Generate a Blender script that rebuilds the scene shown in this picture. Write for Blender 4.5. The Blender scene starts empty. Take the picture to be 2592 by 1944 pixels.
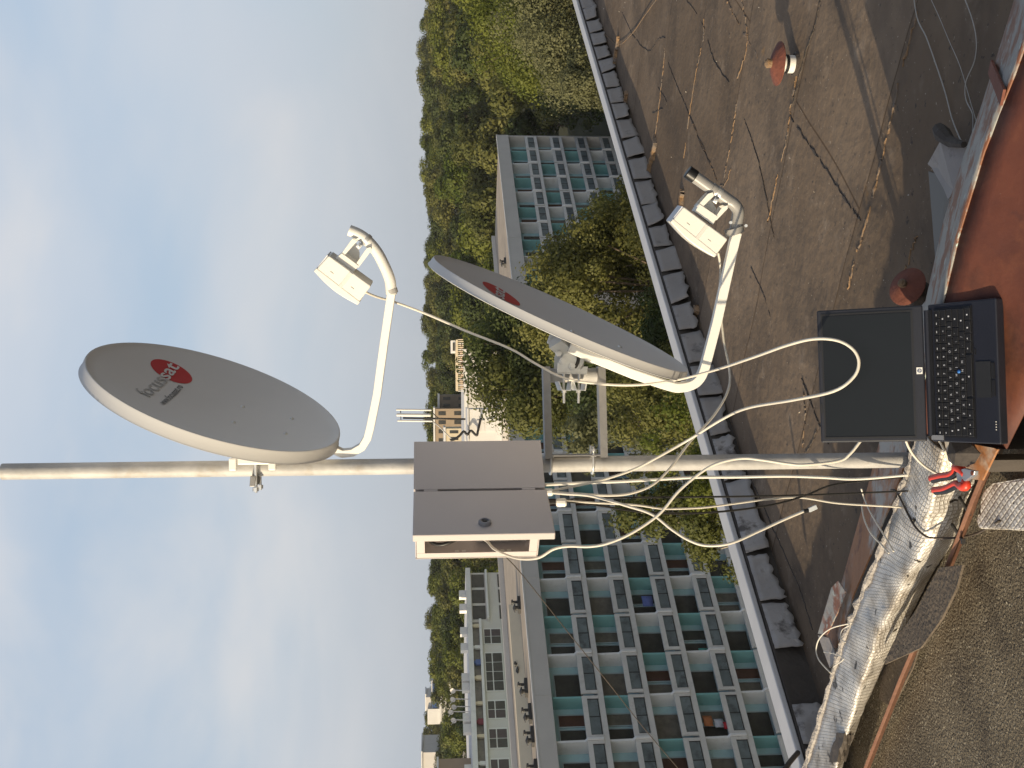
import bpy, bmesh, math, random
import numpy as np
from mathutils import Vector, Matrix
R_ = math.radians
scene = bpy.context.scene
# ------------------------------------------------------------------ camera
F = 2850.0                                   # focal length in photograph pixels (2592 x 1944)
PITCH = R_(4.07); ROLL = 0.0078
fw = Vector((0, math.cos(PITCH), -math.sin(PITCH)))
_r0 = Vector((1, 0, 0)); _u0 = Vector((0, math.sin(PITCH), math.cos(PITCH)))
RT = _r0*math.cos(ROLL) - _u0*math.sin(ROLL)
UP = _u0*math.cos(ROLL) + _r0*math.sin(ROLL)
cam = bpy.data.cameras.new('camera'); camo = bpy.data.objects.new('camera', cam)
scene.collection.objects.link(camo); scene.camera = camo
m3 = Matrix((-UP, RT, -fw)).transposed()     # the camera was held on its side: image right is world down
camo.matrix_world = m3.to_4x4()
cam.sensor_width = 36; cam.lens = F/2592*36; cam.clip_start = 0.05; cam.clip_end = 4000
# ------------------------------------------------------------------ sun, sky, exposure
SUN_EL = R_(12)
LX, LY = 0.856, 0.517                        # horizontal direction the light travels
sun = bpy.data.lights.new('sun', 'SUN'); suno = bpy.data.objects.new('sun', sun)
scene.collection.objects.link(suno)
sun.energy = 5.0; sun.angle = R_(0.5); sun.color = (1.0, 0.83, 0.58)
ld = Vector((LX*math.cos(SUN_EL), LY*math.cos(SUN_EL), -math.sin(SUN_EL)))
suno.rotation_euler = ld.to_track_quat('-Z', 'Y').to_euler()
suno.location = (-30, -20, 20)
world = bpy.data.worlds.new('World'); scene.world = world; world.use_nodes = True
def build_world():
    nt = world.node_tree; N = nt.nodes; L = nt.links; N.clear()
    out = N.new('ShaderNodeOutputWorld'); bg = N.new('ShaderNodeBackground')
    sky = N.new('ShaderNodeTexSky'); sky.sky_type = 'NISHITA'; sky.sun_disc = False
    sky.sun_elevation = SUN_EL; sky.sun_rotation = math.atan2(-LX, -LY) % (2*math.pi)
    sky.altitude = 100; sky.air_density = 1.0; sky.dust_density = 1.2; sky.ozone_density = 1.6
    tc = N.new('ShaderNodeTexCoord'); sep = N.new('ShaderNodeSeparateXYZ'); L.new(tc.outputs['Generated'], sep.inputs[0])
    def mth(op, a, b=None, clamp=False):
        n = N.new('ShaderNodeMath'); n.operation = op; n.use_clamp = clamp
        for i, v in ((0, a), (1, b)):
            if v is None: continue
            if isinstance(v, (int, float)): n.inputs[i].default_value = v
            else: L.new(v, n.inputs[i])
        return n.outputs[0]
    mp = N.new('ShaderNodeMapping'); mp.inputs['Rotation'].default_value = (0, R_(16), R_(20)); mp.inputs['Scale'].default_value = (1.0, 1.0, 2.1)
    mp.inputs['Location'].default_value = CLOUD_AT
    L.new(tc.outputs['Generated'], mp.inputs[0])
    def noise(scale, detail, rough, dist):
        n = N.new('ShaderNodeTexNoise'); n.inputs['Scale'].default_value = scale; n.inputs['Detail'].default_value = detail
        n.inputs['Roughness'].default_value = rough; n.inputs['Distortion'].default_value = dist
        L.new(mp.outputs[0], n.inputs['Vector']); return n.outputs['Fac']
    def ramp(src, stops):
        r = N.new('ShaderNodeValToRGB'); e = r.color_ramp.elements; r.color_ramp.interpolation = 'EASE'
        while len(e) < len(stops): e.new(0.5)
        for k, (p, c) in enumerate(stops): e[k].position = p; e[k].color = (c, c, c, 1)
        L.new(src, r.inputs[0]); return r.outputs[0]
    veil = ramp(noise(2.0, 5, 0.45, 0.4), ((0.33, 0.06), (0.66, 0.80)))
    puff = ramp(noise(2.7, 6, 0.5, 0.5), ((0.42, 0.0), (0.74, 0.66)))
    up = mth('MAXIMUM', sep.outputs[2], 0.0)
    hz = mth('POWER', mth('SUBTRACT', 1.0, up, True), 7.0)
    def mix(f, a, b):
        n = N.new('ShaderNodeMixRGB'); L.new(f, n.inputs[0])
        for k, v in ((1, a), (2, b)):
            if isinstance(v, tuple): n.inputs[k].default_value = v
            else: L.new(v, n.inputs[k])
        return n.outputs[0]
    tint = mix(mth('MULTIPLY', 0.72, 1.0), sky.outputs[0], BLUE)
    c1 = mix(veil, tint, VEIL)
    c2 = mix(mth('MULTIPLY', hz, 0.92), c1, HORIZON)
    mixh_out = mix(mth('MULTIPLY', puff, mth('SUBTRACT', 0.95, mth('MULTIPLY', hz, 0.75))), c2, CLOUD)
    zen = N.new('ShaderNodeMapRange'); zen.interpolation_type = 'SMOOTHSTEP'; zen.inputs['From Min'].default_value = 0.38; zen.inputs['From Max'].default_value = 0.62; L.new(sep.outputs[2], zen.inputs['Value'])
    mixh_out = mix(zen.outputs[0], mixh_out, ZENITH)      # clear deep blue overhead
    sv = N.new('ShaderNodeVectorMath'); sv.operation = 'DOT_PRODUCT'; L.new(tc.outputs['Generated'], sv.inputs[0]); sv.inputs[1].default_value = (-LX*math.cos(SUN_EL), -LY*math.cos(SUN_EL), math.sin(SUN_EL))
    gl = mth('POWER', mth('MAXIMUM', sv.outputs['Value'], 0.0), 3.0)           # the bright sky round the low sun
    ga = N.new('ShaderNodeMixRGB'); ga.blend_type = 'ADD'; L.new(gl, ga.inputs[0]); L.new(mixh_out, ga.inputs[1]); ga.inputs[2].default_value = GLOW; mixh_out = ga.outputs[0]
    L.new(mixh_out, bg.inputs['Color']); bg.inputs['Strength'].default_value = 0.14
    L.new(bg.outputs[0], out.inputs['Surface'])
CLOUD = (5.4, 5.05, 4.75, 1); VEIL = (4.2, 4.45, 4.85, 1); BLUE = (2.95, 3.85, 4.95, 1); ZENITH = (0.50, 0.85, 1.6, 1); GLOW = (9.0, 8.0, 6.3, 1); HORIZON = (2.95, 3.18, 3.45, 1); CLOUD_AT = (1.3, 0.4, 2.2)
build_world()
vs = scene.view_settings
scene.display_settings.display_device = 'sRGB'
vs.view_transform = 'Standard'; vs.look = 'None'; vs.gamma = 1; vs.use_curve_mapping = False
vs.exposure = 0.16
# ------------------------------------------------------------------ measuring helpers (survey of the photograph)
def ray(x, y): return fw*F + RT*(972-y) - UP*(x-1296)
def at(x, y, Y): v = ray(x, y); return v*(Y/v.y)
def atz(x, y, z): v = ray(x, y); return v*(z/v.z)
def hit(x, y, p0, n): v = ray(x, y); n = Vector(n); return v*(Vector(p0).dot(n)/v.dot(n))
E1 = Vector((0.6239, 0.7815, 0)); N2 = Vector((-0.7815, 0.6239, 0))     # along / across the apartment rows
def row(s, p, z): return E1*s + N2*p + Vector((0, 0, z))
rng = random.Random(7)
C = scene.collection
HAZE = 0.00010
# ------------------------------------------------------------------ materials
MATS = {}
def mat(name, col, rough=0.6, metal=0.0, var=0.12, vscale=6.0, bump=0.0, bscale=40.0, col2=None, spots=None, spec=0.5, coord='Object'):
    if name in MATS: return MATS[name]
    m = bpy.data.materials.new(name); m.use_nodes = True; MATS[name] = m
    nt = m.node_tree; N = nt.nodes; L = nt.links
    p = N['Principled BSDF']; p.inputs['Roughness'].default_value = rough; p.inputs['Metallic'].default_value = metal
    p.inputs['Specular IOR Level'].default_value = spec
    tc = N.new('ShaderNodeTexCoord')
    n1 = N.new('ShaderNodeTexNoise'); n1.inputs['Scale'].default_value = vscale; n1.inputs['Detail'].default_value = 6; n1.inputs['Roughness'].default_value = 0.6
    L.new(tc.outputs[coord], n1.inputs['Vector'])
    cr = N.new('ShaderNodeValToRGB'); cr.color_ramp.elements[0].position = 0.3; cr.color_ramp.elements[1].position = 0.7
    c2 = col2 if col2 else tuple(min(1, c*(1+var)) for c in col)
    c1 = col if col2 else tuple(c*(1-var) for c in col)
    cr.color_ramp.elements[0].color = (*c1, 1); cr.color_ramp.elements[1].color = (*c2, 1)
    L.new(n1.outputs['Fac'], cr.inputs[0]); last = cr.outputs[0]
    for sp in (spots or ()):       # (colour, scale, lo, hi, detail)
        n = N.new('ShaderNodeTexNoise'); n.inputs['Scale'].default_value = sp[1]; n.inputs['Detail'].default_value = sp[4] if len(sp) > 4 else 5
        n.inputs['Roughness'].default_value = 0.65
        L.new(tc.outputs[coord], n.inputs['Vector'])
        mr = N.new('ShaderNodeMapRange'); mr.inputs['From Min'].default_value = sp[2]; mr.inputs['From Max'].default_value = sp[3]
        L.new(n.outputs['Fac'], mr.inputs['Value'])
        mx = N.new('ShaderNodeMixRGB'); L.new(mr.outputs[0], mx.inputs[0]); L.new(last, mx.inputs[1]); mx.inputs[2].default_value = (*sp[0], 1)
        last = mx.outputs[0]
    L.new(last, p.inputs['Base Color'])
    if bump:
        nb = N.new('ShaderNodeTexNoise'); nb.inputs['Scale'].default_value = bscale; nb.inputs['Detail'].default_value = 5
        L.new(tc.outputs[coord], nb.inputs['Vector'])
        b = N.new('ShaderNodeBump'); b.inputs['Strength'].default_value = bump; b.inputs['Distance'].default_value = 0.02
        L.new(nb.outputs['Fac'], b.inputs['Height']); L.new(b.outputs[0], p.inputs['Normal'])
    return m
def glass_mat(name, col, rough=0.08):
    m = mat(name, col, rough, 0, 0.25, 1.5); return m
M_GALV = mat('galvanised steel', (0.41, 0.40, 0.385), 0.62, 0.12, 0.18, 9, 0.15, 30, spots=(((0.34, 0.31, 0.27), 14, 0.56, 0.74),))
M_ZINC = mat('bright zinc', (0.68, 0.68, 0.65), 0.4, 0.3, 0.08, 20)
M_CHROME = mat('bright chrome bolts', (0.72, 0.72, 0.70), 0.3, 0.6, 0.05, 20)
M_WHITE = mat('white powder coat', (0.74, 0.72, 0.67), 0.42, 0, 0.03, 5)
M_DISH = mat('dish grey paint', (0.65, 0.635, 0.61), 0.5, 0, 0.03, 3)
M_BOX = mat('cabinet light grey paint', (0.50, 0.452, 0.43), 0.55, 0, 0.025, 4, 0.06, 350)
M_PLASTIC = mat('white radio plastic', (0.74, 0.72, 0.66), 0.4, 0, 0.02, 5)
M_PVC = mat('grey plastic pipe', (0.30, 0.29, 0.275), 0.35, 0, 0.05, 8)
M_BLACK = mat('black plastic', (0.012, 0.012, 0.013), 0.4, 0, 0.2, 20)
M_BLACKCABLE = mat('black cable sheath', (0.014, 0.013, 0.012), 0.45, 0, 0.2, 20)
M_CABLE = mat('grey white cable sheath', (0.60, 0.56, 0.48), 0.45, 0, 0.06, 6)
M_CABLEW = mat('white cable sheath', (0.74, 0.71, 0.64), 0.45, 0, 0.05, 6)
M_WIRE = mat('thin grey wire', (0.40, 0.38, 0.34), 0.5, 0, 0.1, 6)
M_RUSTSHEET = mat('rusted sheet metal', (0.075, 0.023, 0.015), 0.62, 0.0, 0.3, 3.0, 0.25, 12, col2=(0.15, 0.045, 0.022), spots=(((0.17, 0.060, 0.028), 5.0, 0.50, 0.72, 9), ((0.035, 0.014, 0.011), 3.0, 0.50, 0.68, 6), ((0.06, 0.02, 0.015), 9, 0.60, 0.72), ((0.33, 0.27, 0.20), 14, 0.70, 0.74)))
M_PAINTBAND = mat('peeling grey paint on rust', (0.30, 0.29, 0.265), 0.55, 0, 0.15, 5, 0.3, 25, spots=(((0.20, 0.08, 0.04), 9, 0.47, 0.58), ((0.45, 0.54, 0.5), 25, 0.62, 0.7)))
M_RUSTBAR = mat('orange rusted bar', (0.17, 0.078, 0.045), 0.75, 0, 0.2, 14, 0.3, 60, spots=(((0.14, 0.055, 0.03), 9, 0.52, 0.66),))
M_RUSTORANGE = mat('orange rusted flashing', (0.34, 0.15, 0.06), 0.7, 0, 0.2, 4, 0.35, 18, spots=(((0.40, 0.37, 0.32), 3.2, 0.52, 0.62), ((0.15, 0.06, 0.03), 9, 0.55, 0.68)))
M_RUST = mat('dark red rust', (0.17, 0.055, 0.032), 0.8, 0, 0.25, 14, 0.3, 40)
M_ROOF = mat('old bitumen felt', (0.145, 0.104, 0.070), 0.93, 0, 0.2, 0.9, 0.38, 17, col2=(0.220, 0.164, 0.114),
    spots=(((0.100, 0.077, 0.058), 1.5, 0.46, 0.68, 8), ((0.28, 0.218, 0.16), 4.0, 0.58, 0.76, 8), ((0.075, 0.062, 0.052), 26, 0.64, 0.70, 3), ((0.40, 0.34, 0.27), 60, 0.70, 0.73, 2), ((0.30, 0.17, 0.06), 3.1, 0.66, 0.76, 9)), spec=0.2)
def felt_lanes(m):        # welded felt lanes about a metre wide, each a little different, with a faint lap line
    nt = m.node_tree; N = nt.nodes; L = nt.links; p = N['Principled BSDF']; src = p.inputs['Base Color'].links[0].from_socket
    tc = N.new('ShaderNodeTexCoord'); mp = N.new('ShaderNodeMapping'); mp.inputs['Rotation'].default_value = (0, 0, R_(38.6)); mp.inputs['Location'].default_value = (0.4, 0.07, 0)
    nz = N.new('ShaderNodeTexNoise'); nz.inputs['Scale'].default_value = 1.3; L.new(tc.outputs['Object'], nz.inputs['Vector'])
    vm = N.new('ShaderNodeVectorMath'); vm.operation = 'MULTIPLY_ADD'; L.new(nz.outputs['Color'], vm.inputs[0]); vm.inputs[1].default_value = (.06, .06, 0); L.new(tc.outputs['Object'], vm.inputs[2])
    L.new(vm.outputs[0], mp.inputs[0])
    br = N.new('ShaderNodeTexBrick'); br.offset = 0.37; br.inputs['Scale'].default_value = 1; br.inputs['Brick Width'].default_value = 5.2; br.inputs['Row Height'].default_value = 1.05
    br.inputs['Mortar Size'].default_value = 0.007; br.inputs['Mortar Smooth'].default_value = 0.5; br.inputs['Color1'].default_value = (.78, .77, .76, 1); br.inputs['Color2'].default_value = (1.12, 1.12, 1.12, 1); br.inputs['Mortar'].default_value = (.55, .50, .45, 1)
    L.new(mp.outputs[0], br.inputs['Vector'])
    mx = N.new('ShaderNodeMixRGB'); mx.blend_type = 'MULTIPLY'; mx.inputs[0].default_value = 1; L.new(src, mx.inputs[1]); L.new(br.outputs['Color'], mx.inputs[2]); L.new(mx.outputs[0], p.inputs['Base Color'])
felt_lanes(M_ROOF)
M_NEARROOF = mat('gritted bitumen felt', (0.115, 0.092, 0.060), 0.85, 0, 0.25, 3, 1.0, 110, col2=(0.20, 0.165, 0.112),
    spots=(((0.50, 0.45, 0.34), 95, 0.60, 0.66, 3), ((0.045, 0.036, 0.026), 75, 0.57, 0.65, 3), ((0.07, 0.055, 0.04), 2.0, 0.56, 0.70)), spec=0.35)
M_TAR = mat('dark tar seam', (0.060, 0.047, 0.037), 0.85, 0, 0.3, 14, 0.4, 60)
M_LICHEN = mat('orange dirt in seam', (0.235, 0.145, 0.075), 0.95, 0, 0.3, 14, 0.6, 60, spots=(((0.15, 0.12, 0.095), 7, 0.46, 0.58),))
M_FLAP = mat('grey bitumen upstand', (0.31, 0.28, 0.255), 0.7, 0, 0.12, 4, 0.4, 14, spots=(((0.14, 0.125, 0.115), 8, 0.58, 0.72),))
M_FLAPL = mat('silvery bitumen upstand', (0.34, 0.315, 0.295), 0.6, 0, 0.15, 5, 0.7, 11, spots=(((0.10, 0.085, 0.075), 6, 0.56, 0.66),))
M_FELTBROWN = mat('brown bitumen felt', (0.095, 0.073, 0.052), 0.85, 0, 0.25, 6, 0.6, 60, spots=(((0.20, 0.16, 0.11), 40, 0.62, 0.68, 3),))
M_FLAPDARK = mat('dark bitumen felt', (0.065, 0.053, 0.043), 0.8, 0, 0.2, 5, 0.5, 20)
M_CAP = mat('pale metal coping', (0.55, 0.54, 0.53), 0.5, 0.1, 0.08, 3)
M_CONC = mat('crumbling grey insulation', (0.36, 0.33, 0.30), 0.95, 0, 0.25, 30, 0.9, 70)
# quilted foil
def foil_mat():
    m = bpy.data.materials.new('quilted foil'); m.use_nodes = True; nt = m.node_tree; N = nt.nodes; L = nt.links
    p = N['Principled BSDF']; p.inputs['Metallic'].default_value = 0.42; p.inputs['Roughness'].default_value = 0.45
    tc = N.new('ShaderNodeTexCoord')
    br = N.new('ShaderNodeTexBrick'); br.offset = 0.0; br.inputs['Scale'].default_value = 1.0; br.inputs['Mortar Size'].default_value = 0.0034
    br.inputs['Mortar Smooth'].default_value = 0.6
    br.inputs['Brick Width'].default_value = 0.019; br.inputs['Row Height'].default_value = 0.017
    L.new(tc.outputs['UV'], br.inputs['Vector'])
    n = N.new('ShaderNodeTexNoise'); n.inputs['Scale'].default_value = 22; n.inputs['Detail'].default_value = 6; L.new(tc.outputs['Object'], n.inputs['Vector'])
    n2 = N.new('ShaderNodeTexNoise'); n2.inputs['Scale'].default_value = 7; n2.inputs['Detail'].default_value = 7; L.new(tc.outputs['Object'], n2.inputs['Vector'])
    ml = N.new('ShaderNodeMath'); ml.operation = 'MULTIPLY_ADD'; L.new(br.outputs['Fac'], ml.inputs[0]); ml.inputs[1].default_value = -0.35; L.new(n.outputs['Fac'], ml.inputs[2])
    b = N.new('ShaderNodeBump'); b.inputs['Strength'].default_value = 0.75; b.inputs['Distance'].default_value = 0.012; L.new(ml.outputs[0], b.inputs['Height'])
    L.new(b.outputs[0], p.inputs['Normal'])
    cr = N.new('ShaderNodeValToRGB'); e = cr.color_ramp.elements; e[0].position = 0.32; e[0].color = (0.33, 0.29, 0.24, 1); e[1].position = 0.56; e[1].color = (0.74, 0.715, 0.67, 1)
    L.new(n2.outputs['Fac'], cr.inputs[0])
    mx = N.new('ShaderNodeMixRGB'); mx.inputs[2].default_value = (0.05, 0.04, 0.03, 1); L.new(cr.outputs[0], mx.inputs[1])
    n3 = N.new('ShaderNodeTexNoise'); n3.inputs['Scale'].default_value = 16; n3.inputs['Detail'].default_value = 5; L.new(tc.outputs['Object'], n3.inputs['Vector'])
    mr = N.new('ShaderNodeMapRange'); mr.inputs['From Min'].default_value = 0.635; mr.inputs['From Max'].default_value = 0.66; L.new(n3.outputs['Fac'], mr.inputs['Value'])
    L.new(mr.outputs[0], mx.inputs[0]); st = N.new('ShaderNodeMixRGB'); st.blend_type = 'MULTIPLY'; sf = N.new('ShaderNodeMath'); sf.operation = 'MULTIPLY'; sf.inputs[1].default_value = 0.55; L.new(br.outputs['Fac'], sf.inputs[0]); L.new(sf.outputs[0], st.inputs[0]); L.new(mx.outputs[0], st.inputs[1]); st.inputs[2].default_value = (0.45, 0.40, 0.33, 1); L.new(st.outputs[0], p.inputs['Base Color'])
    return m
M_FOIL = foil_mat()
# buildings
M_RENDER = mat('pale concrete', (0.72, 0.69, 0.645), 0.85, 0, 0.08, 0.7, spots=(((0.58, 0.55, 0.51), 1.6, 0.55, 0.75),))
M_PANELS = mat('grey facade panels', (0.62, 0.575, 0.52), 0.8, 0, 0.05, 0.5)
M_ROOFTAN = mat('tan roof felt', (0.40, 0.33, 0.25), 0.9, 0, 0.15, 0.5, 0.2, 3)
M_TEAL = mat('teal painted wall', (0.24, 0.50, 0.49), 0.8, 0, 0.1, 0.8)
M_LTEAL = mat('pale turquoise wall', (0.44, 0.65, 0.68), 0.8, 0, 0.1, 0.8)
M_PWHITE = mat('white balcony partition', (0.82, 0.81, 0.79), 0.85, 0, 0.05, 0.8, spots=(((0.68, 0.66, 0.63), 0.9, 0.56, 0.75),))
M_PANE = glass_mat('dark window pane', (0.055, 0.052, 0.044), 0.25)
M_PANEC = mat('curtained window pane', (0.17, 0.15, 0.12), 0.35, 0, 0.3, 2)
M_PANEB = mat('brown wooden door', (0.10, 0.038, 0.02), 0.5, 0, 0.2, 3)
M_FRAME = mat('pale blue window frame', (0.42, 0.52, 0.54), 0.6, 0, 0.05, 3)
M_RAILGL = mat('dark balcony infill', (0.17, 0.20, 0.205), 0.3, 0, 0.3, 1.0, spots=(((0.09, 0.10, 0.105), 1.2, 0.5, 0.66),))
M_IRON = mat('dark iron', (0.03, 0.028, 0.026), 0.6, 0, 0.2, 3)
M_WWALL = mat('white wall', (0.70, 0.67, 0.62), 0.8, 0, 0.06, 0.4)
M_TANWALL = mat('tan wall', (0.36, 0.27, 0.18), 0.85, 0, 0.1, 0.3)
M_CREAM = mat('cream paint', (0.66, 0.55, 0.38), 0.8, 0, 0.08, 0.5)
M_BLUEGL = mat('blue glass', (0.05, 0.09, 0.20), 0.2, 0, 0.2, 0.4)
M_BARK = mat('tree bark', (0.10, 0.075, 0.05), 0.95, 0, 0.3, 4)
M_BIRCH = mat('pale branch bark', (0.42, 0.36, 0.28), 0.9, 0, 0.25, 3)
def leaf_mat(name, a, b, vs_=0.35):
    m = bpy.data.materials.new(name); m.use_nodes = True; nt = m.node_tree; N = nt.nodes; L = nt.links
    out = N['Material Output']; p = N['Principled BSDF']; p.inputs['Roughness'].default_value = 0.6; p.inputs['Specular IOR Level'].default_value = 0.25
    tc = N.new('ShaderNodeTexCoord'); n = N.new('ShaderNodeTexNoise'); n.inputs['Scale'].default_value = vs_; n.inputs['Detail'].default_value = 5; n.inputs['Roughness'].default_value = 0.7
    L.new(tc.outputs['Object'], n.inputs['Vector'])
    oi = N.new('ShaderNodeObjectInfo')
    ad = N.new('ShaderNodeMath'); ad.operation = 'MULTIPLY_ADD'; ad.inputs[1].default_value = 0.35; L.new(oi.outputs['Random'], ad.inputs[0]); L.new(n.outputs['Fac'], ad.inputs[2])
    cr = N.new('ShaderNodeValToRGB'); e = cr.color_ramp.elements; e[0].position = 0.42; e[0].color = (*a, 1); e[1].position = 0.92; e[1].color = (*b, 1)
    L.new(ad.outputs[0], cr.inputs[0]); L.new(cr.outputs[0], p.inputs['Base Color'])
    tr = N.new('ShaderNodeBsdfTranslucent'); L.new(cr.outputs[0], tr.inputs['Color'])
    mx = N.new('ShaderNodeMixShader'); mx.inputs[0].default_value = 0.40
    L.new(p.outputs[0], mx.inputs[1]); L.new(tr.outputs[0], mx.inputs[2]); L.new(mx.outputs[0], out.inputs['Surface'])
    return m
M_LEAF_A = leaf_mat('olive leaves', (0.078, 0.090, 0.022), (0.185, 0.178, 0.050))
M_LEAF_B = leaf_mat('bright green leaves', (0.070, 0.100, 0.014), (0.180, 0.190, 0.035))
M_LEAF_C = leaf_mat('pale silver leaves', (0.095, 0.105, 0.045), (0.20, 0.195, 0.095))
M_LEAF_D = leaf_mat('dark green leaves', (0.040, 0.060, 0.017), (0.100, 0.118, 0.034))
# ------------------------------------------------------------------ mesh builder
WL = {}
def wl(o): return WL.get(o.name, Vector((0, 0, 0)))
class MB:
    def __init__(s): s.v = []; s.f = []; s.uv = None
    def add(s, vs_, fs):
        b = len(s.v); s.v += [Vector(q) for q in vs_]; s.f += [tuple(b+i for i in f) for f in fs]; return s
    def obox(s, c, ax, ay, az):            # centre and three half-axis vectors
        c = Vector(c); P = [c+ax*i+ay*j+az*k for i in (-1, 1) for j in (-1, 1) for k in (-1, 1)]
        fs = [(0, 1, 3, 2), (4, 6, 7, 5), (0, 4, 5, 1), (2, 3, 7, 6), (0, 2, 6, 4), (1, 5, 7, 3)]
        if ax.cross(ay).dot(az) < 0: fs = [f[::-1] for f in fs]
        return s.add(P, fs)
    def box(s, x0, x1, y0, y1, z0, z1):
        return s.obox(((x0+x1)/2, (y0+y1)/2, (z0+z1)/2), Vector(((x1-x0)/2, 0, 0)), Vector((0, (y1-y0)/2, 0)), Vector((0, 0, (z1-z0)/2)))
    def rbox(s, s0, s1, p0, p1, z0, z1):   # in the apartment-row frame
        return s.obox(row((s0+s1)/2, (p0+p1)/2, (z0+z1)/2), E1*((s1-s0)/2), N2*((p1-p0)/2), Vector((0, 0, (z1-z0)/2)))
    def sweep(s, pts, prof, up=None, cap=True):  # prof: function(i)-> list of (a,b) offsets
        pts = [Vector(q) for q in pts]; n = len(pts); rings = []
        t0 = (pts[1]-pts[0]).normalized()
        nrm = Vector(up) if up else (Vector((0, 0, 1)) if abs(t0.z) < 0.9 else Vector((1, 0, 0)))
        for i, q in enumerate(pts):
            t = (pts[min(i+1, n-1)]-pts[max(i-1, 0)]).normalized()
            nrm = (nrm - t*nrm.dot(t)).normalized(); bn = t.cross(nrm)
            rings.append([q+nrm*a+bn*b for a, b in prof(i)])
        k = len(rings[0]); V = [v for r in rings for v in r]; fs = []
        for i in range(n-1):
            for j in range(k): fs.append((i*k+j, i*k+(j+1) % k, (i+1)*k+(j+1) % k, (i+1)*k+j))
        if cap: fs.append(tuple(range(k))[::-1]); fs.append(tuple((n-1)*k+j for j in range(k)))
        return s.add(V, fs)
    def tube(s, pts, r, n=10, cap=True):
        rr = r if isinstance(r, (list, tuple)) else [r]*len(pts)
        return s.sweep(pts, lambda i: [(rr[i]*math.cos(2*math.pi*j/n), rr[i]*math.sin(2*math.pi*j/n)) for j in range(n)], cap=cap)
    def rtube(s, pts, w, h, up):
        return s.sweep(pts, lambda i: [(h/2, -w/2), (h/2, w/2), (-h/2, w/2), (-h/2, -w/2)], up)
    def lathe(s, prof, o, axis, n=24):
        ax = Vector(axis).normalized(); a = ax.orthogonal().normalized(); b = ax.cross(a); V = []; fs = []
        for r, h in prof:
            for j in range(n): V.append(Vector(o)+ax*h+(a*math.cos(2*math.pi*j/n)+b*math.sin(2*math.pi*j/n))*r)
        for i in range(len(prof)-1):
            for j in range(n): fs.append((i*n+j, i*n+(j+1) % n, (i+1)*n+(j+1) % n, (i+1)*n+j))
        return s.add(V, fs)
    def cyl(s, a, b, r, n=12): return s.tube([a, b], r, n)
    def prism(s, poly, vec):
        n = len(poly); vec = Vector(vec); V = [Vector(q) for q in poly]; V += [q+vec for q in V]
        fs = [tuple(range(n))[::-1], tuple(range(n, 2*n))] + [(i, (i+1) % n, n+(i+1) % n, n+i) for i in range(n)]
        return s.add(V, fs)
    def build(s, name, m, parent=None, smooth=False, bevel=0.0, loc=None, seg=2):
        me = bpy.data.meshes.new(name)
        if parent is not None:
            base = wl(parent)
            o = bpy.data.objects.new(name, me); o.parent = parent; WL[o.name] = base.copy()
        else:
            if loc is None:
                P = np.array([tuple(v) for v in s.v]); c = P.mean(0); loc = (c[0], c[1], P[:, 2].min())
            base = Vector(loc); o = bpy.data.objects.new(name, me); o.location = base; WL[o.name] = base.copy()
        me.from_pydata([v-base for v in s.v], [], s.f)
        if s.uv:
            ul = me.uv_layers.new(name='UVMap')
            for lp in me.loops: ul.data[lp.index].uv = s.uv[lp.vertex_index]
        bm = bmesh.new(); bm.from_mesh(me); bmesh.ops.recalc_face_normals(bm, faces=bm.faces); bm.to_mesh(me); bm.free()
        me.materials.append(m); C.objects.link(o)
        if smooth:
            me.shade_smooth() if smooth is True else me.shade_smooth()
            if smooth is not True: me.set_sharp_from_angle(angle=R_(smooth))
        if bevel:
            b = o.modifiers.new('bevel', 'BEVEL'); b.width = bevel; b.segments = seg; b.limit_method = 'ANGLE'
        return o
def tag(o, label, cat, group=None):
    o['label'] = label; o['category'] = cat
    if group: o['group'] = group
    return o
def thing(name, label, cat, loc, group=None):
    o = bpy.data.objects.new(name, None); C.objects.link(o); o.location = Vector(loc); WL[o.name] = Vector(loc)
    o.empty_display_size = 0.1
    return tag(o, label, cat, group)
def structure(o, kind='structure'): o['kind'] = kind; return o
def copy_tree(o, parent=None):
    c = o.copy(); C.objects.link(c)
    if parent is not None: c.parent = parent
    WL[c.name] = wl(o).copy()
    for ch in list(o.children): copy_tree(ch, c)
    return c
def spline(P, per=8):
    P = [Vector(q) for q in P]; out = []
    for i in range(len(P)-1):
        a = P[max(i-1, 0)]; b = P[i]; c = P[i+1]; d = P[min(i+2, len(P)-1)]
        for k in range(per):
            t = k/per
            out.append(0.5*((2*b)+(c-a)*t+(2*a-5*b+4*c-d)*t*t+(3*b-a-3*c+d)*t*t*t))
    out.append(P[-1]); return out
def text_mesh(body, size, bold=0.0):
    """flat letters as (verts2d, faces), left aligned on a baseline at 0"""
    cu = bpy.data.curves.new('txt', 'FONT'); cu.body = body; cu.size = size; cu.offset = bold; cu.fill_mode = 'FRONT'; cu.resolution_u = 3
    o = bpy.data.objects.new('txt', cu); C.objects.link(o)
    dg = bpy.context.evaluated_depsgraph_get(); me = bpy.data.meshes.new_from_object(o.evaluated_get(dg))
    V = [(v.co.x, v.co.y) for v in me.vertices]; Fc = [tuple(p.vertices) for p in me.polygons]
    bpy.data.objects.remove(o); bpy.data.curves.remove(cu); bpy.data.meshes.remove(me)
    return V, Fc
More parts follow.
